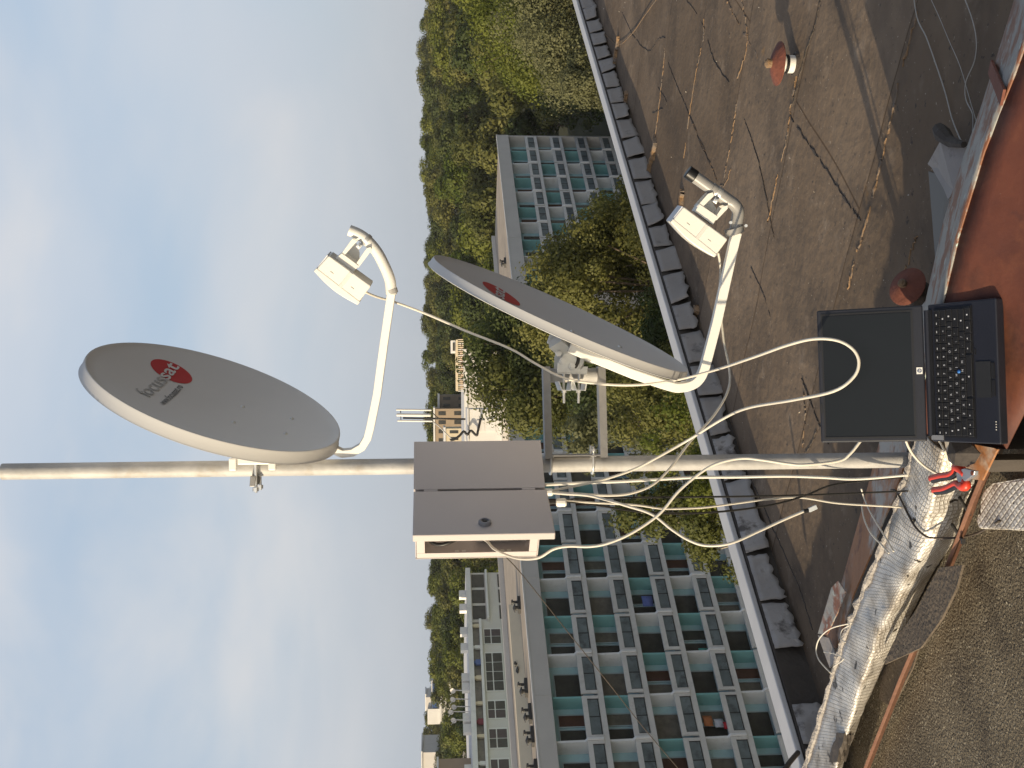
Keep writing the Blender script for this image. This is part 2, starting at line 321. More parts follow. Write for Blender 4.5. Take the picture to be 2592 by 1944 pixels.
# ================================================================== the flat roof we stand on
RZ = -1.82; NZ = -1.50
def wob(x, y, a=1.0): return a*(math.sin(x*1.7+0.3)*math.cos(y*1.3)+0.6*math.sin(x*3.9+y*2.7)+0.4*math.sin(y*6.1-x*4.3))
def roof_z(x, y): return RZ+wob(x, y, 0.006)
b = MB(); ns, npp = 90, 70; S0, S1, P0, P1 = -7.0, 26.0, -12.0, 4.46
for i in range(ns+1):
    for j in range(npp+1):
        q = row(S0+(S1-S0)*i/ns, P0+(P1-P0)*j/npp, 0); b.v.append(Vector((q.x, q.y, roof_z(q.x, q.y))))
for i in range(ns):
    for j in range(npp): k = i*(npp+1)+j; b.f.append((k, k+npp+1, k+npp+2, k+1))
roof = structure(b.build('rooftop', M_ROOF, loc=(0, 0, RZ), smooth=True))
sl = MB(); sl.rbox(S0, S1, P0, 4.40, -3.2, RZ-0.03); sl.build('roof_slab', M_RENDER, roof)
def ribbon(px, w, m, name, z=None, h=0.004, jit=0.006, parent=roof, dz=0.002):
    P = [atz(x, y, RZ if z is None else z) for x, y in px]; P = spline(P, 12); Q = []
    for i, q in enumerate(P):
        q = q+Vector((rng.uniform(-jit, jit), rng.uniform(-jit, jit), 0)); q.z = (roof_z(q.x, q.y) if z is None else z)+dz; Q.append(q)
    w *= 0.50 if name != 'orange_ridge' else .62; ww = [w*rng.choice((0.25, .5, .7, 1, 1.3))*rng.uniform(.7, 1.2) for _ in Q]
    mb = MB(); a = 0
    while a < len(Q)-2:
        e = min(len(Q), a+(rng.randint(4, 15) if name != 'orange_ridge' else 99)); run = Q[a:e]; rw = ww[a:e]
        if len(run) > 2:
            rw[0] = rw[-1] = w*.12
            mb.sweep(run, lambda i: [(h/2, -rw[i]/4), (h/2, rw[i]/4), (0, rw[i]/2), (-h, rw[i]/2), (-h, -rw[i]/2), (0, -rw[i]/2)], (0, 0, 1))
        a = e-1+(rng.choice((0, 0, 1, 3)) if name != 'orange_ridge' else 99)
    return mb.build(name, m, parent)
def g6(*pts): return [(1450+x*0.5163, y*0.5163) for x, y in pts]
def g7(*pts): return [(1900+x*0.4822, y*0.4822) for x, y in pts]
def g8(*pts): return [(1350+x/2.328, 1100+y/2.328) for x, y in pts]
for px, w in ((g6((1070, 565), (1130, 660), (1210, 775), (1300, 910), (1375, 1020), (1440, 1105)), 0.028), (g6((470, 310), (520, 440), (560, 530), (650, 750), (705, 890)), 0.022),
              (g6((560, 0), (640, 120), (700, 300), (770, 400)), 0.02), (g6((840, 580), (880, 690), (930, 850), (990, 1160)), 0.016), (g6((1215, 0), (1190, 130), (1150, 250), (1085, 520)), 0.035),
              (g7((0, 1400), (60, 1530), (100, 1659)), 0.022), (g8((1130, 20), (1210, 130), (1330, 350), (1440, 610), (1560, 900), (1640, 1150)), 0.016), (g8((1600, 120), (1650, 40), (1690, -60)), 0.02),
              (g8((1590, -330), (1640, -200), (1690, -60), (1740, 60)), 0.016), (g6((240, 60), (300, 180), (370, 250), (420, 190), (470, 190)), 0.02), (g6((420, 430), (460, 510), (390, 560)), 0.012)):
    ribbon(px, w, M_TAR, 'tar_seam')
for px, w in ((g6((1690, 60), (1650, 220), (1620, 330), (1550, 650), (1500, 870), (1460, 1040), (1420, 1200)), 0.030), (g6((1070, 575), (1045, 720), (1000, 900), (960, 1100)), 0.016),
              (g6((830, 0), (850, 130), (850, 250), (800, 400)), 0.028), (g6((800, 520), (790, 600), (765, 730), (735, 870)), 0.040), (g6((645, 100), (640, 200), (610, 330), (575, 560), (545, 770)), 0.032),
              (g6((452, 240), (440, 370), (420, 560), (400, 690)), 0.030), (g6((760, 0), (830, 140), (905, 275)), 0.040), (g6((1110, 330), (1090, 450), (1070, 560)), 0.04), (g6((590, 600), (640, 720), (700, 880)), 0.02),
              (g7((520, 1530), (560, 1370), (600, 1220)), 0.022), (g7((880, 1230), (830, 1380), (790, 1500)), 0.02), (g6((690, 930), (740, 900), (770, 830)), 0.02), (g8((1600, -250), (1610, -100), (1590, 80)), 0.014)):
    ribbon(px, w, M_LICHEN, 'dirt_seam', h=0.005, jit=.012)
for px, w in ((g6((228, 185), (212, 280), (196, 395)), 0.11), (g6((266, 460), (262, 510), (252, 560)), 0.10), (g6((412, 690), (392, 780), (368, 850), (352, 905)), 0.13),
              (g6((545, 930), (535, 1010), (520, 1100)), 0.06), (g6((610, 1500), (590, 1580), (560, 1660)), 0.12), (g6((70, 0), (90, 60), (80, 110)), 0.10)):
    ribbon(px, w, M_LICHEN, 'orange_ridge', h=0.05, jit=0.02)  # raised orange-brown ridges near the foot of the parapet
# parapet along the far edge
pp = thing('parapet', 'low roof-edge upstand with pale metal coping and curling grey bitumen flaps', 'parapet', row(8, 4.5, RZ))
pw = MB(); pw.rbox(-6, 25, 4.43, 4.56, -3.3, -1.672); pw.build('upstand', M_FLAPDARK, pp)
cp = MB(); cp.rbox(-6, 25, 4.445, 4.575, -1.668, -1.640); cp.build('coping', M_CAP, pp, bevel=0.006)
s = 1.2; fr = random.Random(3); EDGES = [1.6, 1.95, 2.3, 2.62, 2.88, 3.12, 3.42, 3.73, 4.06, 4.62, 5.0]
while s < 20.5:
    big = s < 4.9
    w = EDGES[0]-s if EDGES else fr.uniform(0.29, 0.40)
    if EDGES: EDGES.pop(0)
    if not (3.1 < s < 3.3 or 6.95 < s < 7.15):
        mb = MB(); nu = 14 if big else 8; nv = 5; drop = fr.uniform(0.115, 0.145); kick = fr.uniform(0.015, 0.05); c0, c1_ = fr.uniform(-.022, .022), fr.uniform(-.022, .022); tw = fr.uniform(-.025, .025)
        torn = [fr.uniform(-.010, .012)+(fr.random() < .18)*fr.uniform(-.03, .015) for _ in range(nu+1)]
        skew = fr.uniform(-.02, .02)
        for i in range(nu+1):
            for j in range(nv+1):
                u = i/nu; v = j/nv
                mb.v.append(row(s+0.014+(w-0.028)*u+skew*v+fr.uniform(-.003, .003), 4.425-kick*v-tw*v*(u-.5)-(.010 if big else .004)*fr.random()-(.02*max(0, v-.75)*fr.uniform(0, 2)), -1.675-(drop+c0*(1-u)+c1_*u)*v+torn[i]*v**3))
        for i in range(nu):
            for j in range(nv):
                k = i*(nv+1)+j; mb.f.append((k, k+nv+1, k+nv+2, k+1))
        fo = mb.build('bitumen_flap', M_FLAPL if s < 5.0 else M_FLAP, pp, smooth=20)
        so = fo.modifiers.new('solid', 'SOLIDIFY'); so.thickness = 0.005
    s += w+(fr.uniform(0.0, 0.035) if not EDGES else 0)
# near roof where the photographer stands
D0 = Vector((-0.643, 0.765, 0)); Q0 = Vector((-0.765, -0.643, 0)); A0 = Vector((-0.21, 3.22, -1.685)); GR = -0.055
NN = (D0.cross(Q0)).normalized(); _ta = D0+Vector((0, 0, GR)); NN = _ta.cross(Q0).normalized()
def near(x, y, dz=0.0): return hit(x, y, A0+Vector((0, 0, dz)), NN)
b = MB(); n1, n2 = 60, 50
for i in range(n1+1):
    for j in range(n2+1):
        t = -4.5+10.5*i/n1; q = 6.0*j/n2
        P = A0+D0*t+Q0*q; P.z += GR*t+wob(P.x*2, P.y*2, 0.003); b.v.append(P)
for i in range(n1):
    for j in range(n2): k = i*(n2+1)+j; b.f.append((k, k+n2+1, k+n2+2, k+1))
nr = structure(b.build('upper_roof', M_NEARROOF, loc=A0, smooth=True))
b = MB(); c = A0+D0*0.75+Q0*3.0+Vector((0, 0, -0.33)); b.obox(c+Vector((0, 0, GR*.75)), (D0+Vector((0, 0, GR)))*5.2, Q0*2.99, Vector((0, 0, 0.30))); b.build('upper_slab', M_FLAPDARK, nr)
# rusty sheet-metal ledge under the laptop
lg = thing('metal_ledge', 'rusty red sheet metal ledge with a peeling grey painted edge, carrying the laptop', 'ledge', (0.4, 2.7, RZ))
farp = [atz(x, y, -1.43) for x, y in ((2700, -420), (2622, -190), (2556, 39), (2483, 270), (2435, 410), (2387, 559), (2344, 762))]+[Vector((0.02, 3.66, -1.43))]
rid = [atz(x, y, -1.28) for x, y in ((2760, -420), (2668, -70), (2570, 193), (2530, 290), (2493, 386), (2430, 600), (2387, 771))]+[Vector((-0.14, 2.93, -1.28))]
nearp = [atz(x, y, -1.37) for x, y in ((2760, 560), (2720, 660), (2690, 735), (2660, 810), (2640, 860), (2610, 935), (2585, 1000), (2523, 1137))]
mb = MB(); k = 6; n = 8
cols = []
for i in range(len(rid)):
    for j in range(k+1):
        t = j/k; P = rid[i].lerp(nearp[i], t); P.z += -0.026*min(1, t*1.6)+rng.uniform(-.003, .003); mb.v.append(P)
for i in range(n-1):
    for j in range(k): q = i*(k+1)+j; mb.f.append((q, q+k+1, q+k+2, q+1))
o = mb.build('top_sheet', M_RUSTSHEET, lg, smooth=True); so = o.modifiers.new('solid', 'SOLIDIFY'); so.thickness = 0.004
mb = MB(); k = 4
for i in range(len(rid)):
    for j in range(k+1):
        t = j/k; P = farp[i].lerp(rid[i]+Vector((0, 0, 0.004)), t); P.z += rng.uniform(-.006, .006)*(1 if 0 < j < k else .3); mb.v.append(P)
for i in range(n-1):
    for j in range(k): q = i*(k+1)+j; mb.f.append((q, q+k+1, q+k+2, q+1))
o = mb.build('painted_edge', M_PAINTBAND, lg, smooth=True); so = o.modifiers.new('solid', 'SOLIDIFY'); so.thickness = 0.004
lo = lambda p, z: Vector((p.x, p.y, z))
mb = MB()
ring = farp+[rid[-1], nearp[-1]]
for i in range(len(ring)-1):
    a, c = ring[i], ring[i+1]; mb.add([a+Vector((0, 0, -.006)), c+Vector((0, 0, -.006)), lo(c, RZ-.02), lo(a, RZ-.02)], [(0, 1, 2, 3)])
mb.build('side_wall', M_FLAPDARK, lg)
cz = [atz(x, y, z) for x, y, z in ((2388, 1105, -1.39), (2440, 1100, -1.385), (2524, 1138, -1.41), (2486, 1216, -1.425), (2448, 1212, -1.42), (2400, 1165, -1.40))]
mb = MB(); mb.prism(cz, (0, 0, -.005)); mb.build('sheet_corner', M_RUSTORANGE, lg)
mb = MB(); mb.prism([atz(2470, 1150, -1.416), atz(2500, 1165, -1.418), atz(2470, 1195, -1.426)], (0, 0, -.24)); mb.build('corner_post', M_FLAPDARK, lg)
jn = MB(); jp = [farp[2].lerp(farp[3], .55), rid[2].lerp(rid[3], .55)]; jn.rtube([jp[0]+Vector((0, 0, .008)), jp[1]+Vector((0, 0, .008))], 0.035, 0.006, (0, 0, 1)); jn.build('sheet_joint', M_RUST, lg)
# orange rusted bar along the edge of the upper roof
_b0, _b1 = atz(2600, 944, -1.56), atz(2110, 2150, -1.79); bp = [_b0.lerp(_b1, i/6)+Vector((0, 0, .004*math.sin(i*2.3))) for i in range(7)]
mb = MB(); mb.rtube(bp, 0.072, 0.012, (0.5, 0.5, 0.75)); tag(mb.build('edge_bar', M_RUSTBAR, bevel=0.002), 'long flat orange rusted bar along the edge of the gritty upper roof', 'metal bar')
# dark bitumen felt lapped over the bar, and a backing strip under the pipe
fl = [near(x, y, 0.125) for x, y in ((2376, 1437), (2436, 1430), (2420, 1490), (2384, 1565), (2330, 1640), (2238, 1682), (2262, 1625), (2318, 1545))]
mb = MB(); mb.prism(fl, (0, 0, -0.008)); tag(mb.build('felt_flap', M_FELTBROWN), 'dark brown felt sheet lapped over the rusted bar beside the foil pipe', 'felt sheet')
fl = [near(x, y, 0.03) for x, y in ((2232, 1690), (2325, 1640), (2310, 1690), (2260, 1790), (2225, 1770))]
mb = MB(); mb.prism(fl, (0, 0, -0.006)); tag(mb.build('felt_flap', M_FELTBROWN), 'small ragged dark felt piece between foil pipe and rusted bar, further left', 'felt sheet')
# foil lagged pipe run
ST = [((2330, 1085), (2378, 1135), (2470, 1190)), ((2312, 1150), (2358, 1225), (2462, 1232)), ((2290, 1220), (2345, 1300), (2440, 1285)), ((2240, 1370), (2310, 1420), (2415, 1365)), ((2190, 1490), (2270, 1500), (2366, 1442)),
      ((2150, 1590), (2215, 1620), (2285, 1598)), ((2110, 1710), (2175, 1750), (2212, 1738)), ((2070, 1850), (2140, 1860), (2162, 1862)), ((2035, 1960), (2105, 1970), (2127, 1962)), ((1985, 2090), (2050, 2100), (2082, 2095))]
def rings(extra=0):
    out = []; n = len(ST)
    for i, (f_, r_, b_) in enumerate(ST):
        t = i/(n-1); a = atz(*f_, -1.555-0.10*t); r = atz(*r_, -1.525-0.10*t); c = atz(*b_, -1.655-0.10*t)
        out.append((a, r, c))
    return out
RG = rings()
ext = thing('foil_pipe', 'foil wrapped insulated pipe run lying along the roof edge at the mast foot', 'pipe insulation', RG[4][2])
fa = spline([g[0] for g in RG], 8); fr_ = spline([g[1] for g in RG], 8); fb = spline([g[2] for g in RG], 8)
mb = MB(); uv = []; NR = 12; arc = 0.0; nr_ = random.Random(5)
for i in range(len(fa)):
    if i: arc += (fr_[i]-fr_[i-1]).length
    a, r, c = fa[i], fr_[i], fb[i]; au = 0.0; prev = None
    lowa = a+Vector((0.0, 0.04, -0.13)); lowc = c+(a-r)*0.8+Vector((0, 0, -0.02))
    prof = [lowa]
    for j in range(NR+1):
        t = j/NR
        if t < 0.45: u = t/0.45; P = a.lerp(r, u); bul = math.sin(u*math.pi)*0.004
        else: u = (t-0.45)/0.55; P = r.lerp(c, u); bul = math.sin(u*math.pi)*0.012
        if 0 < j < NR: P = P*(1)
        # round the ridge
        d = abs(t-0.45)
        if d < 0.05: P = P.lerp((a+c)*0.5, (0.05-d)*1.5)
        out_ = (r-(a+c)*0.5).normalized(); P = P+out_*bul
        ns_ = 0.008*math.sin(arc*19+t*9)+0.005*math.sin(arc*47-t*17+1)+0.006*math.sin(arc*7.3+t*4)
        P = P+out_*ns_+Vector((0, 0, nr_.uniform(-.0015, .0015)))
        prof.append(P)
    prof.append(lowc)
    for P in prof:
        if prev is not None: au += (P-prev).length
        prev = P; mb.v.append(P); uv.append((arc, au))
K = NR+3
for i in range(len(fa)-1):
    for j in range(K-1): q = i*K+j; mb.f.append((q, q+K, q+K+1, q+1))
mb.f.append(tuple(range(K))); mb.uv = uv
mb.build('foil_jacket', M_FOIL, ext, smooth=True)
# crumbly insulation showing at the far edge of the jacket
P = []; ww = []
for i in range(len(fa)):
    P.append(fa[i]+Vector((-.004, .012, -.004))+Vector((nr_.uniform(-.006, .006), nr_.uniform(-.006, .006), nr_.uniform(-.006, .006)))); ww.append(nr_.uniform(0.010, 0.022)*(0.7+0.5*i/len(fa)))
mb = MB(); mb.tube(P, ww, 7); mb.build('insulation_edge', M_CONC, ext)
for i0, w in ((56, 5), (66, 3)):      # patches where the foil has peeled
    mb = MB(); k = 5
    for i in range(w+1):
        for j in range(k+1):
            t = 0.30+0.62*j/k; ii = i0+i; a, r, c = fa[ii], fr_[ii], fb[ii]
            q = (a.lerp(r, t/0.45) if t < .45 else r.lerp(c, (t-.45)/.55)); o_ = (r-(a+c)*0.5).normalized()
            mb.v.append(q+o_*(0.034 if abs(t-.45) > .06 else 0.022)+Vector((nr_.uniform(-.007, .007), nr_.uniform(-.007, .007), 0)))
    for i in range(w):
        for j in range(k): q = i*(k+1)+j; mb.f.append((q, q+k+1, q+k+2, q+1))
    mb.build('torn_patch', M_FLAPDARK, ext)
# second foil piece on the upper roof
pl = [near(x, y, dz) for x, y, dz in ((2512, 1240, .05), (2535, 1222, .05), (2640, 1205, .01), (2660, 1345, .01), (2500, 1338, .05), (2494, 1318, .05))]
mb = MB(); mb.prism(pl, (0, 0, 0.03)); o = mb.build('foil_strip', M_FOIL, smooth=False, bevel=0.008)
me = o.data; ul = me.uv_layers.new(name='UVMap')
for lp in me.loops: v = me.vertices[lp.vertex_index].co; ul.data[lp.index].uv = (v.x*.64-v.y*.77, v.x*.77+v.y*.64)
tag(o, 'short flat foil covered strip on the gritty upper roof, cut by the frame edge', 'pipe insulation')
# orange flashing and grey sheets lying on the lower roof behind the foil pipe
fz = -1.66
pl = [atz(x, y, fz+dz) for x, y, dz in ((2226, 1118, -.04), (2300, 1118, .05), (2287, 1180, .05), (2262, 1262, .05), (2235, 1318, .05), (2205, 1400, .04), (2160, 1505, .02), (2118, 1640, 0), (2085, 1640, -.05), (2121, 1500, -.05), (2140, 1445, -.05), (2178, 1300, -.04))]
mb = MB(); mb.prism(pl, (0, 0, -0.006)); tag(mb.build('flashing_strip', M_RUSTORANGE), 'long orange rusted flashing strip lying on the lower roof behind the foil pipe', 'flashing')
pl = [atz(x, y, fz+.03) for x, y in ((2104, 1488), (2121, 1470), (2140, 1498), (2122, 1545), (2092, 1608), (2070, 1604))]
mb = MB(); mb.prism(pl, (0, 0, -0.005)); tag(mb.build('zinc_sheet', M_PAINTBAND), 'small bent grey sheet at the left end of the orange flashing', 'metal sheet')
pl = [atz(x, y, fz+.03) for x, y in ((2070, 1608), (2098, 1615), (2118, 1668), (2100, 1690), (2085, 1650))]
mb = MB(); mb.prism(pl, (0, 0, -0.005)); tag(mb.build('zinc_sheet', M_FLAP), 'curled light grey scrap by the white cable loops', 'metal sheet')
# loose bitumen sheets against the ledge
def sheet(name, pts, m, label, cat, th=0.006):
    mb = MB(); n = len(pts); c = sum((Vector(p) for p in pts), Vector())/n
    mb.prism(pts, (0, 0, -th)); return tag(mb.build(name, m), label, cat)
sheet('loose_felt', [atz(x, y, z) for x, y, z in ((2380, 357, -1.60), (2449, 371, -1.62), (2413, 482, -1.60), (2400, 506, -1.60), (2372, 437, -1.66), (2348, 415, -1.66))], M_FLAP, 'loose grey felt piece leaning on the painted ledge edge', 'felt sheet')
sheet('loose_felt', [atz(x, y, z) for x, y, z in ((2350, 434, -1.72), (2402, 448, -1.66), (2411, 506, -1.62), (2368, 665, -1.62))], M_BLACK, 'black felt scrap beside the ledge, in front of the grey loose felt', 'felt sheet')
mb = MB(); mb.tube([atz(x, y, -1.60) for x, y in ((2375, 325), (2386, 340), (2404, 358), (2440, 366))], [0.02, .026, .018, .01], 8); tag(mb.build('felt_roll', M_FLAPDARK), 'curled dark felt corner sticking up above the grey loose felt', 'felt scrap')
# roof vents
def vent(px, py, z, tilt, sc, label):
    o = atz(px, py, z); t = thing('roof_vent', label, 'vent', o); ax = Vector(tilt).normalized()
    m = MB(); m.lathe([(0.075*sc, -.01), (0.062*sc, .012), (0.05*sc, .022)], o, ax, 16); m.build('base', M_TAR, t, smooth=True)
    m = MB(); m.lathe([(0.044*sc, 0.0), (0.044*sc, .062*sc), (.04*sc, .066*sc), (.034*sc, .066*sc), (.034*sc, .10*sc)], o, ax, 18); m.build('pipe', M_WHITE, t, smooth=30)
    m = MB(); m.lathe([(0.0455*sc, .050*sc), (.0455*sc, .066*sc)], o, ax, 18); m.build('ring', M_BLACK, t, smooth=30)
    m = MB(); m.lathe([(0.002, .078*sc), (.075*sc, .088*sc), (.106*sc, .094*sc), (.107*sc, .098*sc), (.06*sc, .122*sc), (.03*sc, .130*sc), (.018*sc, .134*sc)], o, ax, 26); m.build('cap', M_RUST, t, smooth=30)
    m = MB(); m.lathe([(.022*sc, .13*sc), (.024*sc, .155*sc), (.012*sc, .165*sc), (.001, .166*sc)], o, ax, 12); m.build('knob', M_LICHEN, t, smooth=30)
vent(2018, 163, RZ, (0.02, -.02, 1), 1.0, 'mushroom roof vent with rusty cap on a white pipe, alone on the open roof')
vent(2322, 742, RZ+.10, (0.30, -.50, 0.75), 0.66, 'tilted rusty roof vent half hidden behind the laptop lid')
# thin wires on the roof
def cable(name, pts, r, m, label, group=None, per=8, n=8, parent=None):
    mb = MB(); mb.tube(spline(pts, per), r, n); o = mb.build(name, m, parent, smooth=True)
    if parent is None: tag(o, label, 'cable', group)
    return o
gz = RZ+0.012
for px, r, lab in ((g7((1118, 770), (1060, 630), (1020, 480), (960, 300), (920, 190), (875, 95), (850, -60)), .0022, 'thin pale wire on the roof, nearest the open roof of the wires by the ledge'),
                   (g7((1185, 640), (1150, 520), (1100, 350), (1040, 210), (990, 90), (930, -40)), .0012, 'hair-thin dark wire on the roof between the two pale wires'),
                   (g7((1165, 690), (1165, 600), (1130, 520), (1130, 430), (1175, 320), (1185, 210), (1160, 90), (1110, -40)), .0018, 'thin pale wire curling along the roof closest to the ledge')):
    cable('roof_wire', [atz(x, y, gz) for x, y in px], r, M_WIRE, lab)
cable('roof_wire', [atz(x, y, gz) for x, y in g6((90, 150), (150, 165), (220, 220), (290, 165), (350, 80), (430, -30))], .003, M_LICHEN, 'thin tan wire crossing from the coping at the far right end')

# grit and small stones on the old roof
mb = MB(); gr = random.Random(17)
for _ in range(420):
    s_, p_ = gr.uniform(1, 15), gr.uniform(-3, 4.3); q = row(s_, p_, 0); r = gr.choice((.003, .004, .006, .009))*gr.uniform(.7, 1.4); q.z = roof_z(q.x, q.y)+r*.5
    a = [q+Vector((gr.uniform(-r, r), gr.uniform(-r, r), gr.uniform(-r*.6, r*.8))) for _k in range(4)]; mb.add(a, [(0, 1, 2), (0, 2, 3), (0, 3, 1), (1, 3, 2)])
g_ = mb.build('roof_grit', mat('pale grit', (.42, .37, .31), .9, 0, .4, 3)); g_['kind'] = 'stuff'; g_['label'] = 'small pale stones and grit scattered over the old roof'; g_['category'] = 'grit'
# ================================================================== mast, cabinet, dishes, radios
DM = 3.72
mx = at(1150, 1179, DM); mtop = at(6, 1195, DM).z
mb = MB(); mb.lathe([(.0225, 0), (.0262, 0), (.0262, mtop+1.85), (.0225, mtop+1.85), (.0215, mtop+1.75)], (mx.x, mx.y, -1.85), (0, 0, 1), 28)
tag(mb.build('antenna_mast', M_GALV, smooth=30), 'tall galvanised steel mast pipe rising from the roof edge', 'mast')
# ---- cabinet
M_ANGLE = mat('dull angle steel', (.30, .29, .28), .5, .6, .15, 12, .1, 40)
G = at(1380, 1234, 3.317); ztop = at(1047, 1234, 3.317).z; H = ztop-G.z
sd = Vector((.72, .695, 0)).normalized(); fd = Vector((-.695, .72, 0)).normalized(); dd = Vector((-.40, -.915, 0)).normalized(); dn = Vector((.915, -.40, 0))
SDL, FDL, DDL = .186, .352, .246; Zv = Vector((0, 0, 1))
cab = thing('electrical_cabinet', 'grey steel electrical cabinet on the mast with its door swung open', 'cabinet', G+sd*.09+fd*.14)
def panel(mb, a, b_, z0, z1, th, nin):
    a = Vector(a); c = (a+b_)/2; c = Vector((c.x, c.y, (z0+z1)/2))+nin*th/2
    return mb.obox(c, (b_-a)/2, nin*th/2, Zv*(z1-z0)/2)
z0, z1 = G.z, ztop; t_ = .003
mb = MB()
panel(mb, G, G+sd*SDL, z0, z1, t_, fd)                                   # visible side
panel(mb, G+fd*FDL, G+fd*FDL+sd*SDL, z0, z1, t_, -fd)
panel(mb, G+sd*SDL+fd*.0035, G+sd*SDL+fd*(FDL-.0035), z0, z1, t_, -sd)   # back
for zz_, in_ in ((z0, 1), (z1-t_, 1)):
    c = G+sd*(SDL/2)+fd*(FDL/2); c = Vector((c.x, c.y, zz_+t_/2)); mb.obox(c, sd*(SDL/2-.0035), fd*(FDL/2-.0035), Zv*t_/2)
# folded front flanges
for f0, f1, a, c2 in ((.0035, .028, z0+.004, z1-.004), (FDL-.028, FDL-.0035, z0+.004, z1-.004)):
    c = G+fd*((f0+f1)/2)+sd*.003; mb.obox(Vector((c.x, c.y, (a+c2)/2)), fd*((f1-f0)/2), sd*.0015, Zv*((c2-a)/2))
for a, c2 in ((z0+.004, z0+.030), (z1-.030, z1-.004)):
    c = G+fd*(FDL/2)+sd*.003; mb.obox(Vector((c.x, c.y, (a+c2)/2)), fd*(FDL/2-.0285), sd*.0015, Zv*((c2-a)/2))
body = mb.build('cabinet_body', M_BOX, cab, bevel=.0012)
Hg = G-sd*.004-fd*.001
mb = MB(); c = Hg+dd*(DDL/2+.006)-dn*.011; mb.obox(Vector((c.x, c.y, (z0+z1)/2-.002)), dd*DDL/2, dn*.011, Zv*(H/2+.002))
door = mb.build('door', M_BOX, cab, bevel=.003)
lk = Hg+dd*(DDL*.80); lk = Vector((lk.x, lk.y, z0+H*.485))
mb = MB(); mb.lathe([(.0185, -.001), (.018, .008), (.014, .011), (.0105, .011), (.0100, .006), (.001, .006)], lk, dn, 20); mb.build('lock', mat('grey lock plastic', (.22, .22, .235), .45), door, smooth=30)
mb = MB(); mb.obox(lk+dn*.0075, Zv*.0065, dd*.0025, dn*.0022); mb.cyl(lk+dn*.006, lk+dn*.0085, .004, 10); mb.build('key_slot', M_BLACK, door)
mb = MB()
for zc in (z0+.05, z1-.05): mb.cyl(Hg+Vector((0, 0, zc-G.z-.02))-dn*.004, Hg+Vector((0, 0, zc-G.z+.02))-dn*.004, .005, 10)
mb.build('hinge', M_BOX, door)
mb = MB(); mb.cyl(Hg-dn*.012+fd*.004+Vector((0, 0, .004)), Hg-dn*.012+fd*.004+Vector((0, 0, H-.004)), .0075, 8); mb.build('gap_filler', M_BLACK, door)  # black filler added along the hinge gap to keep sunlight from leaking through
# contents
mb = MB(); c = G+fd*(FDL-.050)+sd*.078; mb.obox(Vector((c.x, c.y, z0+.115)), fd*.022, sd*.036, Zv*.082); psu = mb.build('power_supply', M_CONC, cab, bevel=.002)
mb = MB()
for i in range(9): mb.obox(Vector((c.x, c.y, z0+.072+i*.008))-fd*.0226-sd*.018, sd*.012, fd*.0006, Zv*(.0012+.0008*(i % 3)))
mb.build('label', M_BLACK, psu)
mb = MB(); c = G+fd*(FDL-.05)+sd*.075; c = Vector((c.x, c.y, z1-.09))
mb.tube([c+sd*(.055*math.cos(a))+Zv*(.06*math.sin(a))+fd*(.008*math.sin(3*a)) for a in np.linspace(0, 2*math.pi*2.9, 60)], .006, 8, True); mb.build('cable_coil', M_BLACKCABLE, cab, smooth=True)
for zc in (z0+.07, z0+.092, z0+.215, z0+.237):
    mb = MB(); c = G+fd*(FDL-.0042)+sd*.026; mb.obox(Vector((c.x, c.y, zc+.02)), Zv*.0065, sd*.0035, fd*.001); mb.build('slot', M_WHITE, cab, bevel=.001)  # white plates painted bright in place of daylight through the slots
mb = MB(); c = G+fd*.16+sd*.17; mb.cyl(Vector((c.x, c.y, z1-.06)), Vector((c.x, c.y, z1-.09)), .006, 8); mb.build('connector', mat('blue plug', (.12, .28, .5), .4), cab)
# clamps to the mast behind
mb = MB()
for zc in (z0+.07, z1-.07):
    a = G+sd*(SDL+.002)+fd*.10; a.z = zc; bq = Vector((mx.x, mx.y, zc)); mb.rtube([a, bq-(bq-a).normalized()*.02], .05, .006, (0, 0, 1))
mb.build('mounting_bracket', M_ZINC, cab)
# cable glands under the cabinet
gl = []
for name, x, y, Y, r, m, lab in (('cable_gland', 1386, 1246, 3.34, .011, M_PLASTIC, None), ('cable_gland', 1420, 1272, 3.36, .0125, M_PLASTIC, None)):
    c = at(x, y, Y); g_ = MB(); g_.lathe([(.003, .016), (r*.85, .014), (r*1.05, .008), (r*1.05, -.012), (r*.8, -.016), (.003, -.016)], c, (0, 0, 1), 10); g_.build(name, m, cab, smooth=30)
mb = MB(); c = at(1386, 1246, 3.34); mb.cyl(c+Zv*.012, Vector((c.x, c.y, z0-.0005)), .006); mb.build('gland_thread', M_BLACKCABLE, cab); mb = MB(); c = at(1420, 1272, 3.36); mb.cyl(c+Zv*.01, Vector((c.x, c.y, z0-.0005)), .0045); mb.build('gland_thread', M_BLACKCABLE, cab)
